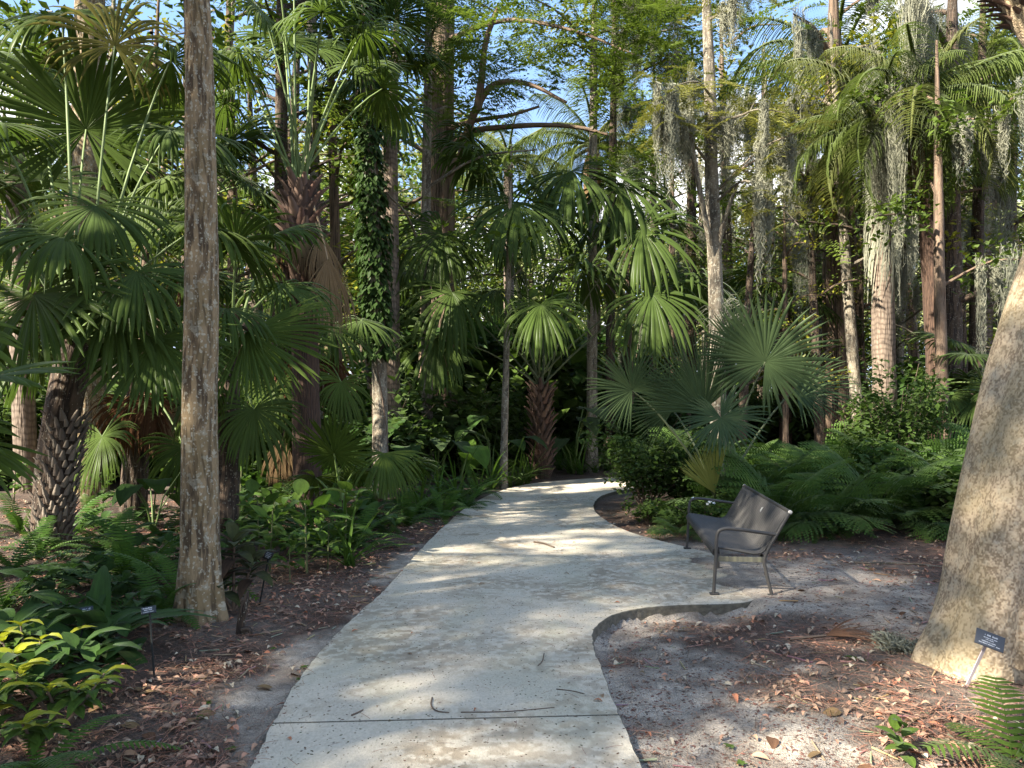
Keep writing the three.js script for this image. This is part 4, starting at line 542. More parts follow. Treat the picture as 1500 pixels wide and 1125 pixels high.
{ // wood further off: countable trunks, look-alikes
  const R = rng(71); const spec = [];
  for (let k = 0; k < 19; k++) { const px = 950 + k / 19 * 590 + (R() - 0.5) * 24, d = 21 + R() * 9; spec.push([px, d]); }
  for (let k = 0; k < 15; k++) spec.push([930 + k / 15 * 570 + (R() - 0.5) * 30, 16.5 + R() * 8, 0.5 + R() * 0.25]);
  for (let k = 0; k < 16; k++) spec.push([-40 + k / 16 * 690 + (R() - 0.5) * 30, 21 + R() * 9]);
  for (let k = 0; k < 14; k++) spec.push([-30 + k / 14 * 690 + (R() - 0.5) * 40, 15.5 + R() * 6]);
  const protos = [['slim moss-hung trunk in the sunlit wood beyond the bench', B.grey, L.cypress, true], ['straight brown trunk in the sunlit wood beyond the bench', B.cypress, L.canopyYellow, false], ['dark trunk in the sunlit wood beyond the bench', B.dark, L.canopy, false]];
  const made = [];
  spec.forEach(([px, d, small], i) => { const v = i % 3, pr = protos[v]; if (!made[v]) { made[v] = woodTree(pr[0], px, d, 0.105 + v * 0.03, pr[1], px, 12, { seed: 900 + v, needle: pr[3], per: 4, limbs: 11, mat: pr[2], moss: 0.2, reach: 2.4, from: 0.3, leaves: 20, leaf: 0.15, name: 'wood_tree', group: 'trees of the wood behind the garden' }); return; } const x = at(px, 640, d).x, p = dup(made[v], onG(x, -d), R() * 6.28, small ?? 0.8 + R() * 0.45, null, 0); p.rotation.z = (R() - 0.5) * 0.12; for (let q = 0; q < (px > 900 ? 7 : 1); q++) { const s = p.scale.x, a = R() * 6.28; mossSpots.push([V(x + Math.cos(a) * 1.4, (4 + R() * 8) * s, -d + Math.sin(a) * 1.4), Math.floor(R() * 3)]); } });
}
{ // the far edge of the wood: broad leafy trees that close the view
  const R = rng(81), protos = [0, 1, 2].map(v => { const b = crownPoints(150, 4.2, 4.6, 4.2, rng(500 + v), 0.5).map(p => p.add(V(0, 6.2, 0))); return [leafClumps(b, { per: 26, cr: 0.8, leaf: 0.24, flat: 0.75 }, rng(510 + v)), new MB().tube([V(0, -0.2, 0), V(0.1, 3, 0), V(0, 9, 0.2)], [0.32, 0.25, 0.08], 8, 10).geo()]; });
  const mats = [L.shrubLight, L.sunPale, L.canopy], names = ['leafy green tree closing the view behind the wood', 'grey-green tree with sunlit paleness in its leaf colour closing the view behind the wood', 'full-crowned green tree closing the view behind the wood'], first = [];
  for (let k = 0; k < 64; k++) { const v = k % 3, px = -150 + (k + R()) / 64 * 1800, d = 74 - (px + 150) / 1800 * 34 + R() * 11, x = at(px, 600, d).x;  const s = (px > 650 && px < 950 ? 1.25 : px < 650 ? 2.0 : 1.3) + R() * 0.45; if (!first[v]) { const t = tree('backdrop_tree', names[v], onG(x, -d), 'leafy trees far behind'); part('trunk', protos[v][1], B.dark, t); part('crown', protos[v][0], mats[v], t); t.scale.setScalar(s); first[v] = t; continue; } const c = dup(first[v], onG(x, -d), R() * 6.28); c.scale.setScalar(s); }
}
{ // hanging moss
  const R = rng(91); let k = 0; const view = camera.quaternion.clone().invert();
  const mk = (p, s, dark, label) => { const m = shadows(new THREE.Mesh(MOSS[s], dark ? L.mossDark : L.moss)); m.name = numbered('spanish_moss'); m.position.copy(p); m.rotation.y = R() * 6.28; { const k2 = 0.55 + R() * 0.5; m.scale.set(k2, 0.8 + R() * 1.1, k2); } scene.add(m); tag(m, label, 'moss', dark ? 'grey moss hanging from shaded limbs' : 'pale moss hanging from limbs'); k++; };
  for (const [p, s] of mossSpots) { if (k > 296) break; const v = p.clone().sub(camera.position).applyQuaternion(view), x = 750 + v.x / -v.z * FPX, y = 562 - v.y / -v.z * FPX; if (x < 900 ? x > 680 || R() > 0.1 : false) continue; if (x < -20 || x > 1520 || y < -120 || y > 520) continue; mk(p, Math.min(3, s), R() < 0.4, R() < 0 ? '' : ''); }
  for (const o of scene.children) if (o.name.startsWith('spanish_moss')) o.userData.label = o.userData.group === 'pale moss hanging from limbs' ? 'pale straggling moss hanging in a beard from a limb' : 'dull grey moss hanging in a beard from a limb';
}
// ------------------------------------------------------------------ trees beside and behind the photographer: their crowns throw the dappled shade over path and beds
// where the photograph shows sun on the ground their crowns are open: [x, z, half width, half depth]
const SUNNY = [[2.55, -3.8, 1.25, 1.0],  [1.5, -3.6, 0.8, 0.5], [0.1, -3.75, 0.55, 0.2], [-0.55, -4.55, 0.6, 0.14], [0.15, -4.95, 0.45, 0.12], [0.9, -8.55, 0.3, 0.12], [-0.6, -8.2, 0.3, 0.12], [0.6, -13.2, 0.7, 0.25], [1.3, -15.8, 0.8, 0.2], [-2.2, -5.0, 0.35, 0.2], [-3.0, -4.3, 0.5, 0.35], [3.05, -7.4, 0.35, 0.3], [3.3, -6.0, 0.4, 0.2], [1.9, -5.5, 0.4, 0.2], [1.9, -11, 0.4, 0.3], [-4.2, -8.5, 0.7, 0.6], [2.9, -4.9, 0.35, 0.3]];
const keepShade = (p, R) => { const t = p.y / SUN.y, x = p.x - SUN.x * t, z = p.z - SUN.z * t; for (const [a, b, c, d] of SUNNY) { const q = ((x - a) / (c + 0.2)) ** 2 + ((z - b) / (d + 0.1)) ** 2; if (q < 1) return false; } if (x > 7 || z < -15) return R() < 0.25; if (x < -3.5) return R() < 0.4; if (z < -8.5 && x < 1.2) return R() < 0.35; return noise(x * 0.9 + 50, z * 1.6 + 50, 19) > 0.08; };
{
  const R = rng(95), mats = [L.canopy];
  for (const [x, z, s] of [[-8.5, 0.5, 1.0], [-11.5, -3.5, 1.1], [-7.0, 4.5, 1.0], [-12.5, 2.5, 1.2], [-5.2, 7.2, 1.0], [-10, 7.5, 1.2], [-15.5, -1, 1.2], [-9.5, -1.5, 1.0], [-6.2, 2.0, 0.9], [-8.8, 4.0, 1.1], [-7.6, -5.6, 1.0]]) {
    const base = onG(x, z), t = tree('shade_tree', 'spreading leafy tree shading the path from the sunny side', base, 'shade trees on the sunny side of the path'), limbs = new MB(), cs = [];
    for (let k = 0; k < 12; k++) { const a = k * 2.4 + R(), l = (2.4 + R() * 1.2) * s, y = (4.6 + k * 0.55) * s, e = V(Math.cos(a) * l, y + 1.3, Math.sin(a) * l); limbs.tube([V(0, y, 0), V(Math.cos(a) * l * 0.5, y + 0.9, Math.sin(a) * l * 0.5), e], [0.1, 0.06, 0.02], 6); for (let m = 0; m < 15; m++) { const c = e.clone().multiplyScalar(1).add(V((R() - 0.5) * 3.2, (R() - 0.5) * 2.2, (R() - 0.5) * 3.2)); if (keepShade(c.clone().add(base), R)) cs.push(c); } }
    part('trunk', new MB().tube([V(0, -0.2, 0), V(0.1, 3 * s, 0), V(0, 7 * s, 0.1), V(0, 11.5 * s, 0)], [0.34, 0.24, 0.18, 0.05], 10, 16).geo(), B.grey, t); part('limb', limbs.geo(), B.grey, t); part('crown', leafClumps(cs, { per: 46, cr: 0.55, leaf: 0.15 }, R), L.canopy, t);
  }
}

// ------------------------------------------------------------------ undergrowth
function plant(name, label, category, pos, group) { return thing(name, label, category, pos, group); }
function leafOn(root, name, geo, mat, pos, az, el, s = 1, roll = 0) { const m = part(name, geo, mat, root); m.position.copy(pos); m.rotation.set(-el, az, roll, 'YXZ'); m.scale.setScalar(s); return m; }
const SWORD = [0, 1, 2].map(k => fernFrond({ n: 24, L: 0.62, pl: 0.075, pw: 0.42, rise: 0.2, bend: 1.1 + k * 0.25, shape: 1.1, fwd: 0.18 }, rng(600 + k)));
const LACY = [0, 1, 2].map(k => fernFrond({ n: 17, L: 0.85, pl: 0.26, pw: 0.62, rise: 0.25, bend: 1.0 + k * 0.3, bare: 0.28, shape: 0.85, double: true, fwd: 0.35, drop: 0.35, step: 0.026 }, rng(610 + k)));
const BIGF = fernFrond({ n: 15, L: 0.62, pl: 0.19, pw: 0.4, rise: 0.25, bend: 0.75, bare: 0.1, shape: 1.0, fwd: 0.25, drop: 0.2 }, rng(620));
const STRAP = [blade(0.7, strapW(0.02), { bend: 0.9, fold: 0.5, k: 7 }), blade(0.6, strapW(0.017), { bend: 1.6, fold: 0.5, k: 7 }), blade(0.75, strapW(0.018), { bend: 0.4, fold: 0.5, k: 7 })];
const NEST = [blade(0.85, (t) => 0.075 * Math.pow(Math.sin(Math.PI * Math.pow(t * 0.96 + 0.02, 0.75)), 0.7), { bend: 1.0, fold: 0.25, k: 10, wave: 0.12 }), blade(0.75, (t) => 0.07 * Math.pow(Math.sin(Math.PI * Math.pow(t * 0.96 + 0.02, 0.75)), 0.7), { bend: 1.7, fold: 0.25, k: 10, wave: 0.15 })];
const OVAL = [blade(0.2, oval(0.04), { bend: 0.7, fold: 0.4, k: 6, wave: 0.08 }), blade(0.24, oval(0.045), { bend: 1.1, fold: 0.35, k: 6, wave: 0.1 }), blade(0.17, oval(0.05), { bend: 0.5, fold: 0.3, k: 6 })];
const HEART = blade(0.42, (t) => 0.2 * Math.pow(Math.sin(Math.PI * Math.pow(clamp(t, 0.02, 0.99), 0.5)), 0.75), { bend: 0.9, fold: 0.15, k: 8, wave: 0.05 });
const BANANA = blade(1.1, oval(0.15, 0.8), { bend: 1.2, fold: 0.3, k: 10, wave: 0.06 });

function fern(name, label, geos, mats, pos, n, size, seed, o = {}) { const p = plant(name, label, 'fern', pos, o.group), R = rng(seed); for (let k = 0; k < n; k++) leafOn(p, 'frond', geos[k % geos.length], mats[k % mats.length], V((R() - 0.5) * 0.08, 0, (R() - 0.5) * 0.08), k * 2.4 + R() * 0.8, (o.el ?? 0.7) + (R() - 0.5) * 0.7, size * (0.75 + R() * 0.5), (R() - 0.5) * 0.3); return p; }
function strapPlant(label, pos, n, size, seed, mat, group) { const p = plant('strap_plant', label, 'plant', pos, group), R = rng(seed); for (let k = 0; k < n; k++) leafOn(p, 'leaf', STRAP[k % 3], mat, V((R() - 0.5) * 0.12, 0, (R() - 0.5) * 0.12), R() * 6.283, 1.05 + (R() - 0.5) * 0.7, size * (0.7 + R() * 0.6), (R() - 0.5) * 0.6); return p; }
// shrub: stems and many small leaves
function shrub(name, label, pos, o, seed, group) { const p = plant(name, label, o.cat ?? 'shrub', pos, group), R = rng(seed), st = new MB(), cs = []; for (let k = 0; k < (o.stems ?? 9); k++) { const a = k * 2.4, l = (o.w ?? 0.6) * (0.4 + R() * 0.7), h = (o.h ?? 1) * (0.6 + R() * 0.45), e = V(Math.cos(a) * l, h, Math.sin(a) * l); st.tube([V((R() - 0.5) * 0.1, -0.05, (R() - 0.5) * 0.1), V(Math.cos(a) * l * 0.4, h * 0.5, Math.sin(a) * l * 0.4), e], [0.016, 0.011, 0.004], 5, 6); for (let q = 0; q < (o.clumps ?? 5); q++) cs.push(V(Math.cos(a) * l, h, Math.sin(a) * l).multiplyScalar(0.55 + 0.5 * R()).add(V((R() - 0.5) * 0.35, (o.low ?? 0) * R(), (R() - 0.5) * 0.35))); } part('stem', st.geo(), stemBrown, p); part('foliage', leafClumps(cs, { per: o.per ?? 24, cr: o.cr ?? 0.2, leaf: o.leaf ?? 0.075, flat: 0.85, wide: o.wide ?? 1.1 }, R), o.mat ?? L.shrub, p); return p; }

{ // sword ferns round the lichen trunk and along the bed
  const lab = 'clump of green sword fern in the bed edge', grp = 'sword ferns in the shaded bed', R = rng(121);
  const f0 = fern('sword_fern', lab, SWORD, L.fern, P(770 - 120, 758), 16, 1.1, 1, { group: grp });
  const spots = [[600, 768], [560, 772], [240, 905], [265, 882], [215, 850], [180, 860], [20, 850], [60, 830], [150, 830], [0, 910], [680, 742], [700, 728], [350, 770], [390, 760], [430, 790], [330, 740], [520, 800], [240, 800], [100, 800], [300, 790], [620, 745], [30, 790], [380, 730], [410, 715], [450, 745], [545, 755], [580, 740], [470, 720], [660, 725], [130, 780]];
  for (const [x, y] of spots) dup(f0, P(x + (R() - 0.5) * 10, y), R() * 6.28, 0.75 + R() * 0.45);
}
fern('sword_fern', 'long bright fern fronds lying over mulch at the bed corner', SWORD, [L.fern[1]], P(60, 1128), 7, 1.0, 7, { el: 0.5 });
{ // bright fern and seedling in the sun at the foot of the tan tree
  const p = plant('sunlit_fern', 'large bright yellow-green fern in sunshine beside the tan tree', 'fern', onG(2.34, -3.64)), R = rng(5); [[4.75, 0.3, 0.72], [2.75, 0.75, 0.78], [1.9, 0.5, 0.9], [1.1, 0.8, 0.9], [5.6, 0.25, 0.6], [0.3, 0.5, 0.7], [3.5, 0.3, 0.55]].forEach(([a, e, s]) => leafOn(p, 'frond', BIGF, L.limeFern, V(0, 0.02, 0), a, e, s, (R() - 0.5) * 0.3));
  const q = plant('seedling', 'small light green broadleaf seedling in the mulch by the sunlit fern', 'plant', onG(1.86, -3.72)); for (let k = 0; k < 11; k++) leafOn(q, 'leaf', OVAL[2], L.broadLight, V((R() - 0.5) * 0.06, 0.03 + k * 0.012, (R() - 0.5) * 0.06), k * 2.4, 0.2 + k * 0.06, 0.62, 0);
}
{ // strap-leaved plants along the far bed edge
  const R = rng(131), lab = 'tuft of upright strap leaves along the bed edge', grp = 'strap-leaved tufts along the path', s0 = strapPlant(lab, P(640, 742), 22, 1.1, 3, L.strap, grp);
  const spots = [[668, 735], [700, 722], [760, 708], [775, 702], [745, 712], [850, 694], [872, 692], [890, 690], [835, 693], [615, 752], [500, 812], [512, 826], [460, 800], [865, 686], [905, 688], [820, 690], [720, 715], [925, 690]];
  for (const [x, y] of spots) dup(s0, P(x, y), R() * 6.28, 0.75 + R() * 0.45);
  strapPlant('tuft of broad glossy pale-tipped strap leaves at the feet of the dark palm', P(790 - 18, 706), 18, 1.2, 9, L.broadLight);
}
{ // bird's-nest clump with wide upright leaves, croton bushes, low broadleaves
  const R = rng(141), p = plant('nest_fern', 'rosette of wide wavy strap leaves standing upright among the ferns', 'fern', P(135, 955)); for (let k = 0; k < 15; k++) leafOn(p, 'leaf', NEST[k % 2], L.broad, V((R() - 0.5) * 0.1, 0.02, (R() - 0.5) * 0.1), k * 2.4, 1.15 - (k % 4) * 0.2, 0.8 + R() * 0.35, (R() - 0.5) * 0.3);
  const q = plant('nest_fern', 'wide strap leaves arching low beside the upright leaf rosette', 'fern', P(30, 930)); for (let k = 0; k < 12; k++) leafOn(q, 'leaf', NEST[(k + 1) % 2], L.broad, V(), k * 2.4 + 0.6, 0.7 - (k % 3) * 0.2, 0.8 + R() * 0.3, (R() - 0.5) * 0.3);
  const croton = (label, pos, h, n, seed) => { const c = plant('croton', label, 'shrub', pos, 'crotons in the bed corner'), r = rng(seed); for (let s = 0; s < n; s++) { const a = s * 2.4 + r(), l = 0.12 + 0.16 * r(), hh = h * (0.6 + 0.5 * r()), tip = V(Math.cos(a) * l, hh, Math.sin(a) * l); part('stem', new MB().tube([V(0, -0.03, 0), V(tip.x * 0.6, hh * 0.5, tip.z * 0.6), tip], [0.012, 0.009, 0.006], 5).geo(), stemBrown, c); for (let k = 0; k < 12; k++) { const top = k > 9 - (s % 2) * 2; leafOn(c, 'leaf', OVAL[k % 2], top ? L.croton : L.crotonGreen, tip.clone().multiplyScalar(0.62 + 0.38 * k / 11), k * 2.4 + r(), top ? 0.95 - r() * 0.3 : 0.2 + r() * 0.3, 0.5 + r() * 0.28, (r() - 0.5) * 0.4); } } return c; };
  croton('croton bush with yellow-splashed top leaves in the bed corner', P(45, 1010), 0.36, 5, 1); croton('low croton with glowing yellow-green rosette beside the mulch', P(98, 1055), 0.3, 4, 2); croton('croton with wide yellow and green leaves at the corner edge', P(-15, 1075), 0.3, 5, 3); croton('dark-leaved croton under the yellow rosettes', P(60, 1090), 0.22, 4, 4);
  const lab = 'low dark broadleaf plant among the ferns', grp = 'low broadleaf plants under the palms', b0 = plant('broadleaf_plant', lab, 'plant', P(130, 875), grp); for (let k = 0; k < 22; k++) leafOn(b0, 'leaf', OVAL[k % 3], L.broad, V((R() - 0.5) * 0.25, 0.05 + R() * 0.22, (R() - 0.5) * 0.25), R() * 6.28, 0.3 + R() * 0.6, 0.9 + R() * 0.6, (R() - 0.5) * 0.5);
  for (const [x, y] of [[170, 895], [205, 915], [190, 840], [95, 880], [60, 900], [20, 960], [160, 800], [250, 830], [330, 830], [400, 800], [430, 815], [460, 790], [220, 780], [20, 1040], [360, 800], [300, 760], [490, 790], [540, 780], [345, 745], [430, 740], [120, 1010], [170, 965], [35, 985], [100, 940], [0, 1000]]) dup(b0, P(x, y), R() * 6.28, 0.75 + R() * 0.6);
  const l2 = 'leafy light green plant brightening the shaded bed', g2 = 'light green leafy plants in the bed', c0 = plant('leafy_plant', l2, 'plant', P(400, 780), g2); for (let k = 0; k < 26; k++) leafOn(c0, 'leaf', OVAL[k % 3], k % 4 ? L.strap : L.broadLight, V((R() - 0.5) * 0.2, 0.1 + R() * 0.45, (R() - 0.5) * 0.2), R() * 6.28, 0.3 + R() * 0.7, 0.7 + R() * 0.5, (R() - 0.5) * 0.5); part('stem', new MB().tube([V(0, -0.03, 0), V(0.02, 0.5, 0)], [0.01, 0.005], 4).geo(), stemM, c0);
  for (const [x, y] of [[480, 832], [450, 838], [425, 850], [380, 822], [505, 815], [395, 838], [350, 770], [470, 770], [610, 735], [640, 722], [700, 708], [600, 720], [560, 735], [520, 745], [380, 705], [340, 715], [430, 705], [150, 760], [80, 770], [20, 745], [690, 700], [730, 698], [480, 730]]) dup(c0, P(x, y), R() * 6.28, 0.8 + R() * 0.7);
}
{ // cordyline with dark leaves, cut stump and dead stalks next to it
  const c = plant('cordyline', 'dark bronze-green cordyline growing by the lichen trunk', 'plant', P(342, 892)), R = rng(151); for (const [x, z, h] of [[0, 0, 0.52], [0.12, -0.05, 0.34], [-0.1, 0.05, 0.2]]) { part('stem', new MB().tube([V(0, -0.03, 0), V(x * 0.6, h * 0.5, z * 0.6), V(x, h, z)], [0.014, 0.012, 0.01], 6).geo(), stemBrown, c); for (let k = 0; k < 13; k++) leafOn(c, 'leaf', OVAL[1], k % 5 === 0 ? L.cordylineRed : L.cordyline, V(x, h - 0.1 + k * 0.012, z), k * 2.4, 0.25 + k * 0.075, 1.1 + R() * 0.3, 0); }
  const s = plant('dead_stump', 'brown splintered stub of a dead stem standing in the mulch', 'stump', P(352, 925)); part('stub', new MB().tube([V(0, -0.05, 0), V(0.01, 0.12, 0), V(0.04, 0.26, 0), V(0.05, 0.33, -0.01)], [0.036, 0.03, 0.026, 0.008], 12, 16, wobble(3, 0.22, 5)).geo(), B.dark, s); part('root', new MB().tube([V(0.02, 0.04, 0.02), V(0.07, 0.05, 0.02), V(0.1, -0.02, 0.03)], [0.025, 0.02, 0.012], 7, 8, wobble(4, 0.2)).geo(), B.dark, s);
}
{ // aroids and banana-like leaves behind the bed
  const R = rng(161); const ar = (label, pos, n, s, mat, seed, geo = HEART) => { const p = plant('aroid', label, 'plant', pos), r = rng(seed); for (let k = 0; k < n; k++) { const a = k * 2.4 + r(), l = (0.25 + 0.3 * r()) * s, h = (0.5 + 0.45 * r()) * s, e = V(Math.sin(a) * l, h, Math.cos(a) * l); const f = leafOn(p, 'leaf', geo, mat, e, a, -0.25 + r() * 0.4, s * (0.7 + r() * 0.4)); const st = part('stalk', new MB().tube([V(0, 0, 0), V(e.x * 0.35, h * 0.6, e.z * 0.35), e], [0.014 * s, 0.011 * s, 0.007 * s], 5).geo(), petM, p); } return p; };
  ar('aroid with one raised heart-shaped leaf above the strap leaves', P(672, 728), 2, 1.35, L.strap, 3); ar('aroid with big dull grey-green heart leaves at the cypress foot', onG(at(640, 700, 16).x, -16), 6, 1.5, L.sabal[0], 4); ar('aroid with dark heart leaves left of the dark palm trunk', onG(at(720, 700, 17.2).x, -17.2), 6, 1.5, L.broad, 5); ar('aroid with pale-tipped glossy leaves behind the dark palm trunk', onG(at(840, 700, 18.6).x, -18.6), 6, 1.7, L.sabal[0], 6); ar('aroid with upright banana-like bright leaves before the cypress', onG(at(675, 690, 17.5).x, -17.5), 4, 1.5, L.strap, 8, BANANA); ar('aroid with large shaded leaves under the rusty palm', onG(at(590, 690, 15.5).x, -15.5), 7, 1.5, L.broad, 9); ar('aroid with broad shaded leaves behind the lichen trunk', onG(at(225, 740, 9.5).x, -9.5), 6, 0.9, L.broad, 10);
}
// ------------------------------------------------------------------ the bank behind the bench
shrub('round_shrub', 'rounded dark glossy shrub at the inner bend of the path', onG(2.05, -11.9), { h: 0.95, w: 0.75, stems: 16, clumps: 9, per: 34, cr: 0.22, leaf: 0.085, low: 0.3 }, 201);
shrub('round_shrub', 'dark glossy shrub between the bend and the palmetto', onG(2.75, -12.4), { h: 0.95, w: 0.7, stems: 14, clumps: 9, per: 34, cr: 0.22, leaf: 0.085, low: 0.3 }, 202);
shrub('low_shrub', 'low light-leaved sprig at the front of the dark shrub', onG(1.95, -11.0), { h: 0.3, w: 0.25, stems: 7, clumps: 4, per: 22, cr: 0.12, leaf: 0.07, mat: L.shrubLight }, 203);
shrub('low_shrub', 'low dark-leaved plant with white blossoms behind the bench arm', onG(2.55, -10.2), { h: 0.4, w: 0.4, stems: 9, clumps: 5, per: 26, cr: 0.14, leaf: 0.07 }, 204);
{ const p = plant('blossom', 'few small white blossoms over the low dark plant', 'flower', onG(2.5, -10.1), null), R = rng(8); for (let k = 0; k < 5; k++) { const b = new MB(); for (let q = 0; q < 5; q++) b.add(LEAF2, M4(V(), q * 1.256, -0.4, 0, 0.028)); const m = part('flower', b.geo(), std({ color: lin(0.75, 0.75, 0.78), side: THREE.DoubleSide }), p); m.position.set((R() - 0.5) * 0.5, 0.42 + R() * 0.12, 0.15 + R() * 0.1); m.rotation.set(0.9, R() * 6, 0); } part('stem', new MB().tube([V(0, 0, 0), V(0.05, 0.45, 0.15)], [0.006, 0.003], 4).geo(), stemM, p); }
shrub('tall_shrub', 'tall airy green shrub rising out of the fern bank', onG(at(1310, 640, 13.5).x, -13.5), { h: 2.3, w: 0.75, stems: 14, clumps: 9, per: 30, cr: 0.28, leaf: 0.1, low: -0.6 }, 205);
shrub('tall_shrub', 'bright light-green shrub beside the tall airy shrub', onG(at(1262, 640, 14.2).x, -14.2), { h: 1.7, w: 0.5, stems: 9, clumps: 6, per: 24, cr: 0.25, leaf: 0.11, mat: L.shrubLight }, 206);
{ // lacy ferns by the dozen
  const R = rng(171), labs = ['lacy fern clump in the bank behind the bench', 'fine-cut lacy fern clump in the bank behind the bench', 'dark broad fern clump in the bank behind the bench'], grp = 'ferns of the bank behind the bench';
  const pr = [fern('lacy_fern', labs[0], LACY, [L.bracken[0], L.bracken[0]], onG(4.1, -9.8), 13, 1.05, 1, { group: grp, el: 0.85 }), fern('lacy_fern', labs[1], LACY, [L.bracken[0]], onG(3.55, -10.1), 13, 1.05, 2, { group: grp, el: 0.85 }), fern('bank_fern', labs[2], SWORD, [L.bracken[0], L.fern[0]], onG(5.2, -9.7), 15, 1.5, 3, { group: grp, el: 0.75 })];
  for (let row = 0; row < 6; row++) for (let k = 0; k < 11; k++) { const z = -9.6 - row * 0.85 - R() * 0.6, x = 2.9 + row * 0.12 + k * 0.62 + (R() - 0.5) * 0.4 + (row === 0 ? 0.5 : 0); if (x / -z > 0.72 || (row < 2 && x < 3.1)) continue; const v = R() < 0.5 ? 0 : R() < 0.45 ? 1 : 2; dup(pr[v], onG(x, z), R() * 6.28, 0.9 + R() * 0.5 + row * 0.05); }
  const b0 = shrub('bank_shrub', 'leafy low shrub among the ferns of the bank', onG(5.6, -9.6), { h: 0.75, w: 0.45, stems: 9, clumps: 6, per: 22, cr: 0.2, leaf: 0.1, wide: 1.5, low: 0.1 }, 207, 'leafy shrubs in the fern bank');
  for (const [x, z] of [[6.2, -9.9], [5.0, -10.9], [6.6, -11.2], [5.9, -12]]) dup(b0, onG(x, z), R() * 6.28, 0.9 + R() * 0.4);
  const e0 = fern('lacy_fern', 'fine lacy fern spilling over the mulch beside the low plants', LACY, [L.bracken[0]], onG(2.3, -10.45), 10, 0.6, 5); dup(e0, onG(2.15, -10.0), 2, 0.8, 'small lacy fern tuft at the mulch edge by the bend');
}
{ // thickets that fill the wood floor, look-alikes
  const R = rng(181), mats = [L.shrub, L.shrubLight, L.broad], labs = ['dark leafy thicket bush on the wood floor', 'light green thicket bush on the wood floor', 'deep green broad-leaved thicket bush on the wood floor'], pr = [0, 1, 2].map(v => shrub('thicket_bush', labs[v], onG(-7 + v * 2.2, -17 - v), { h: 1.5, w: 0.9, stems: 12, clumps: 9, per: 30, cr: 0.34, leaf: 0.15, wide: 1.2, low: -0.7, mat: mats[v] }, 210 + v, 'thicket bushes in the wood'));
  for (let k = 0; k < 14; k++) { const d = 22 + R() * 8, px = 640 + k / 14 * 300; dup(pr[k % 3], onG(at(px, 640, d).x, -d), R() * 6.28, 2 + R() * 1.2); }
  for (let k = 0; k < 84; k++) { const left = k < 44, d = left ? 14 + R() * 16 : 18 + R() * 16, px = left ? -60 + R() * 800 : 760 + R() * 760, x = at(px, 640, d).x; if (sdf(x, -d) < 1.2 || Math.hypot(x - 0.7, d - 17.4) < 1) continue; dup(pr[d > 22 ? 1 : k % 3], onG(x, -d), R() * 6.28, 0.8 + R() * 0.9); }
}

// ------------------------------------------------------------------ more palms at the edges of the wood
fanPalm('fan_palm', 'low bushy fan palm in the shade near the tan tree', onG(at(1450, 640, 16).x, -16), [1452, 570], 16, 0.14, ringFans(null, [1452, 570], 16, 16, 1.1, 0.8, 15, [-0.2, 1.0]), { seed: 120, mats: L.palmDark, trunk: B.fibre });
fanPalm('fan_palm', 'shaggy small fan palm deep in the wood beyond the palmetto', onG(at(1150, 640, 21).x, -21), [1150, 450], 21, 0.16, ringFans(null, [1150, 450], 21, 16, 1.3, 0.95, 16), { seed: 121, mats: L.palm, trunk: B.fibre });
fanPalm('fan_palm', 'fan palm with bright fronds deep behind the big cypress', onG(at(560, 690, 22).x, -22), [530, 420], 22, 0.17, ringFans(null, [530, 420], 22, 18, 1.5, 1.1, 17), { seed: 122, mats: [L.palm[2], L.palmLight], trunk: B.palmGrey });
{
  const p = fanPalm('leaning_palm', 'leaning palm trunk with a ragged red-brown head high beside the tan tree', onG(5.7, -6.4), [1470, -45], 6.6, 0.17, [[1380, -170, 6.4, 0.8, { tilt: 0.3 }], [1450, -220, 6.8, 0.8, { tilt: 0.3 }], [1520, -180, 6.2, 0.8], [1330, -120, 6.9, 0.8], [1440, -240, 6, 0.8]], { seed: 123, mats: L.palm, trunk: B.tan, sway: 0.7, boots: null, flare: 1.2, neck: 1.0 });
  const R = rng(12), c = at(1476, -32, 6.6).sub(p.position), e = at(1512, 28, 6.6).sub(p.position); boots(p, e, c, 0.15, 0.17, 6, 12, [bootM[0], bootM[1], bootM[2]], 0.75, R, 0.7);
}
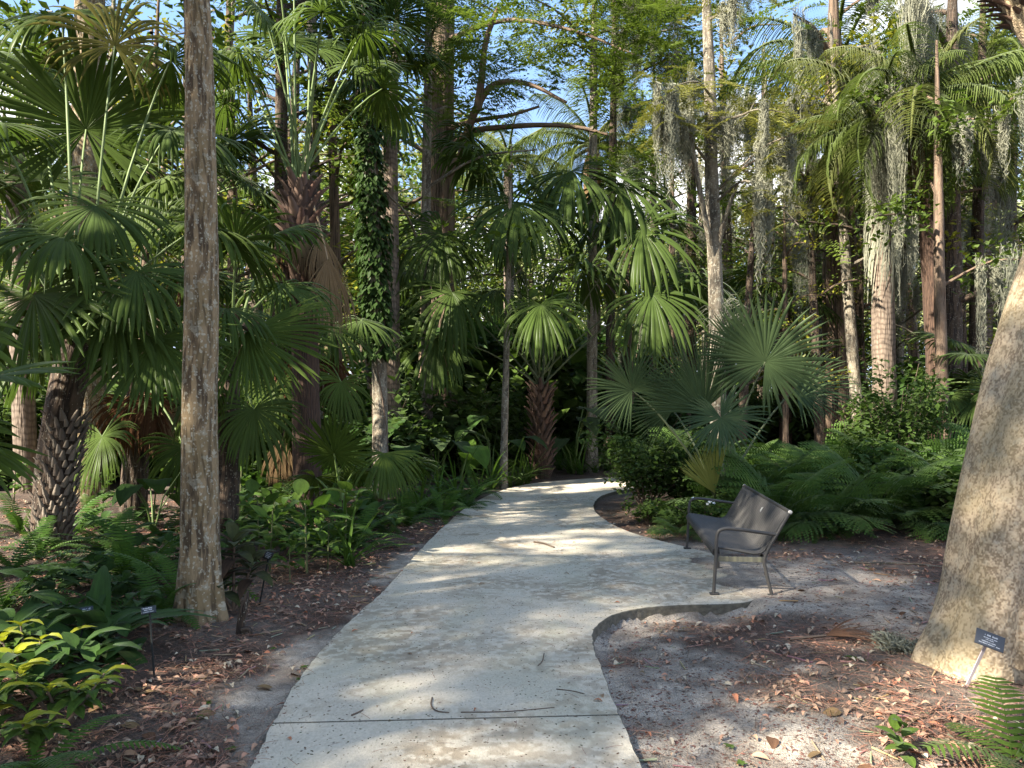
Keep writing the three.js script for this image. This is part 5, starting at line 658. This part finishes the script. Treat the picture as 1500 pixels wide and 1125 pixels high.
// ------------------------------------------------------------------ the bench
{
  const b = thing('bench', 'dark grey metal slat bench with looped arms on the concrete pad', 'bench', onG(1.79, -6.89)); b.position.y = 0.004; b.rotation.y = -0.1153; const LEN = 2.09;
  const prof = new THREE.CatmullRomCurve3([[0.05, 0.335], [0.012, 0.345], [0.0, 0.375], [0.025, 0.405], [0.1, 0.4], [0.25, 0.375], [0.37, 0.358], [0.43, 0.375], [0.475, 0.43], [0.53, 0.53], [0.6, 0.65], [0.648, 0.725]].map(([x, y]) => V(x, y, 0)), false, 'centripetal');
  const slat = new MB(), sp = []; for (let k = 0; k <= 34; k++) sp.push(prof.getPoint(k / 34)); slat.tube(sp, sp.map(() => 0.0135), 8, 0, null, true);
  const sg = slat.geo(), N = 34; for (let k = 0; k < N; k++) { const m = part('slat', sg, metalGrey, b); m.position.z = -(0.02 + (LEN - 0.04) * k / (N - 1)); }
  const capM = std({ color: lin(0.62, 0.58, 0.52), roughness: 0.7 }), sideM = std({ map: tex(128, 64, (u, v) => mixc([70, 70, 65], [108, 106, 88], smooth(0.45, 0.62, fbm(u * 9, v * 5, 6, 3, 9, 5))), true, 2, 8), roughness: 0.9 });
  const topRail = part('top_rail', new MB().tube([V(0.66, 0.735, 0.035), V(0.66, 0.735, -LEN - 0.035)], [0.017, 0.017], 12).geo(), metalGrey, b);
  for (const z of [0.036, -LEN - 0.036]) part('end_cap', new MB().tube([V(0.66, 0.735, z - 0.006), V(0.66, 0.735, z + 0.006)], [0.019, 0.018], 12, 0, null, true).geo(), capM, topRail);
  part('front_rail', new MB().tube([V(0.035, 0.365, 0.01), V(0.035, 0.365, -LEN - 0.01)], [0.016, 0.016], 10).geo(), metalGrey, b);
  part('seat_rail', new MB().tube([V(0.42, 0.348, 0.01), V(0.42, 0.348, -LEN - 0.01)], [0.014, 0.014], 10).geo(), metalGrey, b);
  const foot = new RoundedBoxGeometry(0.085, 0.014, 0.05, 2, 0.004);
  for (const z of [0.03, -LEN - 0.03]) {
    const s = z > 0 ? 1 : -1;
    part('arm', new MB().tube([V(0, 0.005, z), V(0.012, 0.18, z), V(0.024, 0.36, z), V(0.03, 0.5, z), V(0.048, 0.557, z), V(0.1, 0.58, z), V(0.2, 0.578, z), V(0.38, 0.556, z), V(0.545, 0.535, z)], [0.0155, 0.0155, 0.0155, 0.0155, 0.0155, 0.0155, 0.0155, 0.0155, 0.0155], 12, 48).geo(), metalGrey, b);
    part('leg', new MB().tube([V(0.5, 0.005, z), V(0.455, 0.2, z), V(0.44, 0.31, z), V(0.47, 0.4, z), V(0.55, 0.545, z), V(0.652, 0.725, z)], [0.0155, 0.0155, 0.0155, 0.0155, 0.0155, 0.0155], 12, 30).geo(), metalGrey, b);
    const bar = part('side_bar', new RoundedBoxGeometry(0.42, 0.045, 0.012, 2, 0.003), sideM, b); bar.position.set(0.233, 0.312, z - 0.006 * s);
    for (const x of [0, 0.5]) { const f = part('foot', foot, metalGrey, b); f.position.set(x + 0.006, 0.008, z); }
  }
  { const z = -LEN / 2; part('leg', new MB().tube([V(0.2, 0.005, z), V(0.2, 0.35, z)], [0.014, 0.014], 10).geo(), metalGrey, b); const f = part('foot', foot, metalGrey, b); f.position.set(0.2, 0.008, z); part('cross_bar', new MB().tube([V(0.04, 0.34, z), V(0.42, 0.325, z)], [0.012, 0.012], 8).geo(), metalGrey, b); }
  { const em = part('emblem', (() => { const e = new MB(); const bar = (x0, y0, x1, y1) => e.tube([V(x0, y0, 0), V((x0 + x1) / 2, (y0 + y1) / 2, 0.003), V(x1, y1, 0)], [0.0035, 0.0042, 0.0035], 6); bar(-0.026, 0, 0.026, 0); bar(0, 0, 0, 0.03); bar(0.016, 0, 0.016, 0.018); bar(0.016, 0.024, 0.004, 0.028); bar(-0.016, 0.004, -0.016, 0.02); bar(-0.016, 0.022, -0.006, 0.028); return e.geo(); })(), std({ color: lin(0.5, 0.5, 0.48), roughness: 0.5 }), b), pl = part('emblem_plate', new RoundedBoxGeometry(0.062, 0.044, 0.004, 2, 0.002), std({ color: lin(0.035, 0.035, 0.035), roughness: 0.5 }), b); const dir = V(-0.86, 0.5, 0); const X = V(0.5, 0.86, 0), Y = V(0, 0, -1), m = new THREE.Matrix4().makeBasis(X, Y, V().crossVectors(X, Y)); for (const [o, d] of [[em, 0.013], [pl, 0.008]]) { o.quaternion.setFromRotationMatrix(m); o.position.set(0.592, 0.64, -0.78).addScaledVector(dir, d); } }
}
// ------------------------------------------------------------------ plant labels on stakes
{
  const plate = (lines, bg, w, h) => { const c = document.createElement('canvas'); c.width = w; c.height = h; const x = c.getContext('2d'); x.fillStyle = bg; x.fillRect(0, 0, w, h); x.fillStyle = '#a9adb4'; x.textAlign = 'center'; const R = rng(w + lines.length); for (const [t, cx, cy, size, wid] of lines) { if (t) { x.font = `bold ${size}px sans-serif`; x.fillText(t, cx * w, cy * h + size * 0.35, wid * w); } else { let px = (cx - wid / 2) * w; const e = (cx + wid / 2) * w; while (px < e) { const g = size * (0.22 + 0.3 * R()), tall = size * (0.6 + 0.4 * R()); if (R() > 0.16) x.fillRect(px, cy * h + size * 0.4 - tall, g * 0.75, tall); px += g; } } } const t = new THREE.CanvasTexture(c); t.colorSpace = THREE.SRGBColorSpace; return t; };
  function sign(label, base, top, w, h, tilt, yaw, roll, lines, stakeM, bg, sw) {
    const s = thing('plant_label', label, 'sign', base), q = top.clone().sub(base), dir = q.clone().normalize();
    part('stake', (() => { const g = new RoundedBoxGeometry(sw, q.length() + 0.06, 0.006, 2, 0.002); g.translate(0, (q.length() - 0.06) / 2, 0); return g; })(), stakeM, s).quaternion.setFromUnitVectors(UP, dir);
    const pl = part('plaque', new RoundedBoxGeometry(w, h, 0.008, 2, 0.002), std({ color: new THREE.Color(bg), roughness: 0.45 }), s); pl.position.copy(q).add(V(0, 0.0, 0.012)); pl.rotation.set(-tilt, yaw, roll, 'YXZ');
    const f = part('lettering', new THREE.PlaneGeometry(w * 0.96, h * 0.94), std({ map: plate(lines, bg, 256, Math.round(256 * h / w)), roughness: 0.45 }), pl); f.position.z = 0.0052;
  }
  const steel = std({ color: lin(0.42, 0.38, 0.4), roughness: 0.55 }), black = std({ color: lin(0.018, 0.022, 0.022), roughness: 0.6 });
  sign('slate plant label on a grey stake leaning against the tan tree', P(1415, 1014), at(1448, 937, 4.42), 0.152, 0.09, 0.5, -0.1, -0.38, [[null, 0.52, 0.24, 18, 0.46], [null, 0.5, 0.42, 12, 0.5], [null, 0.48, 0.54, 11, 0.28], [null, 0.45, 0.7, 12, 0.5], [null, 0.48, 0.84, 12, 0.78]], steel, '#33363c', 0.02);
  sign('black plant label on a black stake in the mulch before the lichen trunk', P(226, 987), at(219, 893, 4.83), 0.086, 0.05, 0.7, 0.3, 0.12, [[null, 0.4, 0.25, 26, 0.6], [null, 0.45, 0.5, 26, 0.5], ['Leather Fern', 0.48, 0.78, 30, 0.8]], black, '#10191c', 0.012);
  sign('black plant label on a slanting stake beside the cordyline', P(380, 884), at(394, 813, 6.5), 0.085, 0.07, 0.5, -0.4, -0.2, [[null, 0.5, 0.2, 24, 0.7], [null, 0.5, 0.4, 22, 0.7], [null, 0.5, 0.6, 22, 0.7], [null, 0.5, 0.8, 22, 0.5]], black, '#0e1416', 0.014);
  sign('black plant label half hidden among the strap leaves', P(112, 960), at(128, 893, 5.15), 0.08, 0.045, 0.6, 0.4, 0.1, [[null, 0.5, 0.35, 26, 0.6], [null, 0.5, 0.65, 26, 0.6]], black, '#10191c', 0.012);
}
// ------------------------------------------------------------------ fallen pieces one can pick out
{
  const R = rng(221); const stick = (label, a, b, r, bend, mat = B.grey) => { const o = thing('fallen_stick', label, 'stick', a.clone()), q = b.clone().sub(a), m = q.clone().multiplyScalar(0.5).add(bend); part('branch', new MB().tube([V(0, r * 0.7, 0), m.setY(Math.max(m.y, r)), q.setY(q.y + r * 0.7)], [r, r * 0.9, r * 0.5], 7, 16, wobble(3, 0.2)).geo(), mat, o); const t0 = m.clone(); part('twig', new MB().tube([t0, t0.clone().add(V(0.07, 0.01, 0.06)), t0.clone().add(V(0.13, 0.0, 0.08))], [r * 0.5, r * 0.4, r * 0.2], 5).geo(), mat, o); };
  stick('long bare stick lying across the mulch behind the bench', P(1252, 828), P(1398, 836), 0.013, V(0.1, 0, -0.04)); stick('pale stick on the mulch before the tan tree', P(1160, 998), P(1258, 984), 0.012, V(0, 0, 0.05)); stick('thin brown twig on the mulch by the bench pad', P(1330, 1005), P(1275, 968), 0.006, V(0.03, 0, 0));
  const twig = (label, pts, r) => { const o = thing('path_twig', label, 'twig', pts[0].clone()); part('branch', new MB().tube(pts.map(p => p.clone().sub(pts[0]).add(V(0, r, 0))), pts.map((_, k) => r * (1 - 0.15 * k)), 6, 16).geo(), stemBrown, o); };
  twig('curved dark twig lying on the near concrete', [G(633, 1023), G(632, 1035), G(641, 1043), G(658, 1045)], 0.005); twig('short dark twig on the concrete joint', [G(515, 1049), G(522, 1046), G(532, 1041)], 0.005); twig('brown curled leaf stalk on the concrete', [G(782, 795), G(795, 797), G(812, 803)], 0.012); twig('bent twig lying on the concrete near the kerb curve', [G(797, 958), G(794, 970), G(788, 976)], 0.004); twig('thin straight stalk along the concrete joint', [G(675, 1044), G(740, 1043), G(812, 1037)], 0.003); twig('thin twig on the concrete close to the kerb', [G(815, 1010), G(840, 1013), G(856, 1017)], 0.003);
  const f = thing('fallen_frond', 'curled rust-brown palm frond lying on the mulch', 'frond', P(1238, 934)), hub = V(-0.14, 0.03, 0); part('blade', fanBlade(hub, V(1, 0.0, 0.1).normalize(), V(0, 1, 0.1).normalize(), { R: 0.4, n: 22, spread: 1.6, split: 0.35, droop: 0.45, cup: 0.3 }, rng(9)), L.fallen, f); part('stalk', new MB().tube([V(-0.42, 0.02, 0.05), hub], [0.012, 0.01], 5).geo(), stemBrown, f);
  const g = thing('fallen_frond', 'green scrap of fern lying on the mulch', 'frond', P(1262, 966, 0.02)); for (let k = 0; k < 3; k++) leafOn(g, 'leaf', SWORD[k], L.fern[1], V(-0.12, 0, 0), 1.4 + k * 0.2, 0.0, 0.45);
  const m = thing('moss_tuft', 'grey tuft of fallen moss on the mulch near the tan tree', 'moss', P(1292, 950, 0.02)), mm = part('strands', MOSS[3], L.moss, m); mm.rotation.set(0, 0, 1.5); mm.scale.set(0.5, 0.8, 1.4);
  const bl = (x, y, s) => { const o = shadows(new THREE.Mesh(OVAL[2], [L.fallen, L.dead][Math.floor(R() * 2)])); o.name = numbered('fallen_leaf'); o.position.copy(P(x, y, 0.012)); o.rotation.set((R() - 0.5) * 0.4, R() * 6.28, (R() - 0.5) * 0.5); o.scale.setScalar(s); scene.add(o); tag(o, 'large curled tan leaf lying on the mulch', 'leaf', 'large fallen leaves on the mulch'); };
  for (const [x, y] of [[355, 950], [362, 965], [375, 1000], [230, 1010], [205, 1010], [290, 1040], [275, 1055], [325, 1105], [270, 1095], [180, 1060], [215, 1070], [245, 1065], [1345, 1060], [1310, 1020], [1260, 1010], [1230, 1045], [1130, 1075], [1290, 975], [1180, 870], [1330, 900], [1100, 960], [440, 985], [300, 985], [150, 1030], [1350, 1100], [1375, 1085], [1200, 1100], [1260, 1120]]) bl(x + (R() - 0.5) * 8, y, 0.45 + R() * 0.4);
  const sd = (x, y, s) => { const o = plant('weed', 'tiny light green weed sprouting from the bare sand', 'plant', P(x, y), 'tiny weeds on bare ground'); for (let k = 0; k < 6; k++) leafOn(o, 'leaf', OVAL[2], L.broadLight, V(0, 0.008, 0), k * 1.05, 0.5, s * (0.14 + R() * 0.1)); };
  for (const [x, y] of [[305, 1025], [293, 1045], [445, 972], [440, 990], [460, 872], [340, 1090], [400, 945], [1085, 1110], [1070, 1085], [235, 1125]]) sd(x, y, 1);
}
{ // low pale garden wall far beyond the palmetto
  const w = thing('garden_wall', 'low pale masonry wall glimpsed beyond the palmetto', 'wall', onG(at(1045, 640, 27).x, -27)), m = std({ color: lin(0.5, 0.44, 0.4), bumpMap: streak, bumpScale: 0.01 }); const a = part('wall_body', new RoundedBoxGeometry(9.5, 0.95, 0.35, 2, 0.02), m, w); a.position.y = 0.4; const c = part('coping', new RoundedBoxGeometry(9.6, 0.09, 0.45, 2, 0.02), m, w); c.position.y = 0.92;
}
// ------------------------------------------------------------------ look-alikes say what they stand beside
{
  const marks = [[-2.45, -6.1, 'by the lichen-spotted trunk'], [-5.1, -8.5, 'by the scaly palm'], [-3.1, -11.6, 'under the shaggy tall palm'], [-2.2, -10, 'by the small bright fan palm'], [0.66, -17.4, 'near the dark palm at the bend'], [-1.9, -19.5, 'near the massive cypress'], [2.4, -12, 'by the rounded dark shrub'], [2.9, -11, 'by the palmetto'], [2.4, -8, 'behind the bench'], [3.2, -5, 'by the tan tree'], [-2.9, -4.4, 'in the croton corner'], [6.7, -13.5, 'by the tall airy shrub'], [8.3, -19.5, 'by the reddish shaggy cypress'], [8.5, -17.3, 'by the palm with pale fibres'], [9.6, -17.2, 'by the skirted feather palm'], [-2.4, -14.2, 'by the ivy-wrapped trunk'], [4.6, -9.8, 'at the front of the fern bank'], [-1.6, -8.4, 'along the path edge'], [3.5, -13.2, 'by the slender pale trunk'], [-5.6, -14.5, 'behind the lichen-spotted trunk'], [7, -27, 'by the low pale wall'], [-8, -22, 'deep in the palm thicket'], [14, -24, 'deep in the wood past the tan tree']];
  const kinds = { 'sword ferns in the shaded bed': 'clump of green sword fern', 'strap-leaved tufts along the path': 'tuft of upright strap leaves', 'low broadleaf plants under the palms': 'low dark broadleaf plant', 'light green leafy plants in the bed': 'leafy light green plant', 'pale moss hanging from limbs': 'pale straggling moss beard hanging', 'grey moss hanging from shaded limbs': 'dull grey moss beard hanging', 'ferns of the bank behind the bench': null, 'thicket bushes in the wood': null, 'trees of the wood behind the garden': null };
  const short = { 'lacy fern clump in the bank behind the bench': 'lacy fern clump', 'fine-cut lacy fern clump in the bank behind the bench': 'fine-cut lacy fern clump', 'dark broad fern clump in the bank behind the bench': 'dark broad fern clump', 'dark leafy thicket bush on the wood floor': 'dark leafy thicket bush', 'light green thicket bush on the wood floor': 'light green thicket bush', 'deep green broad-leaved thicket bush on the wood floor': 'deep green broad-leaved thicket bush', 'slim moss-hung trunk in the sunlit wood beyond the bench': 'slim grey feathery-crowned tree', 'straight brown trunk in the sunlit wood beyond the bench': 'straight brown yellow-crowned tree', 'dark trunk in the sunlit wood beyond the bench': 'dark-trunked green-crowned tree' };
  for (const o of scene.children) { const g = o.userData?.group; if (!g || !(g in kinds)) continue; let best = null, d = 1e9; for (const m of marks) { const q = Math.hypot(o.position.x - m[0], o.position.z - m[1]); if (q < d) { d = q; best = m[2]; } } const base = kinds[g] ?? short[o.userData.label]; if (base) o.userData.label = base + ' ' + best; }
}
renderer.render(scene, camera);
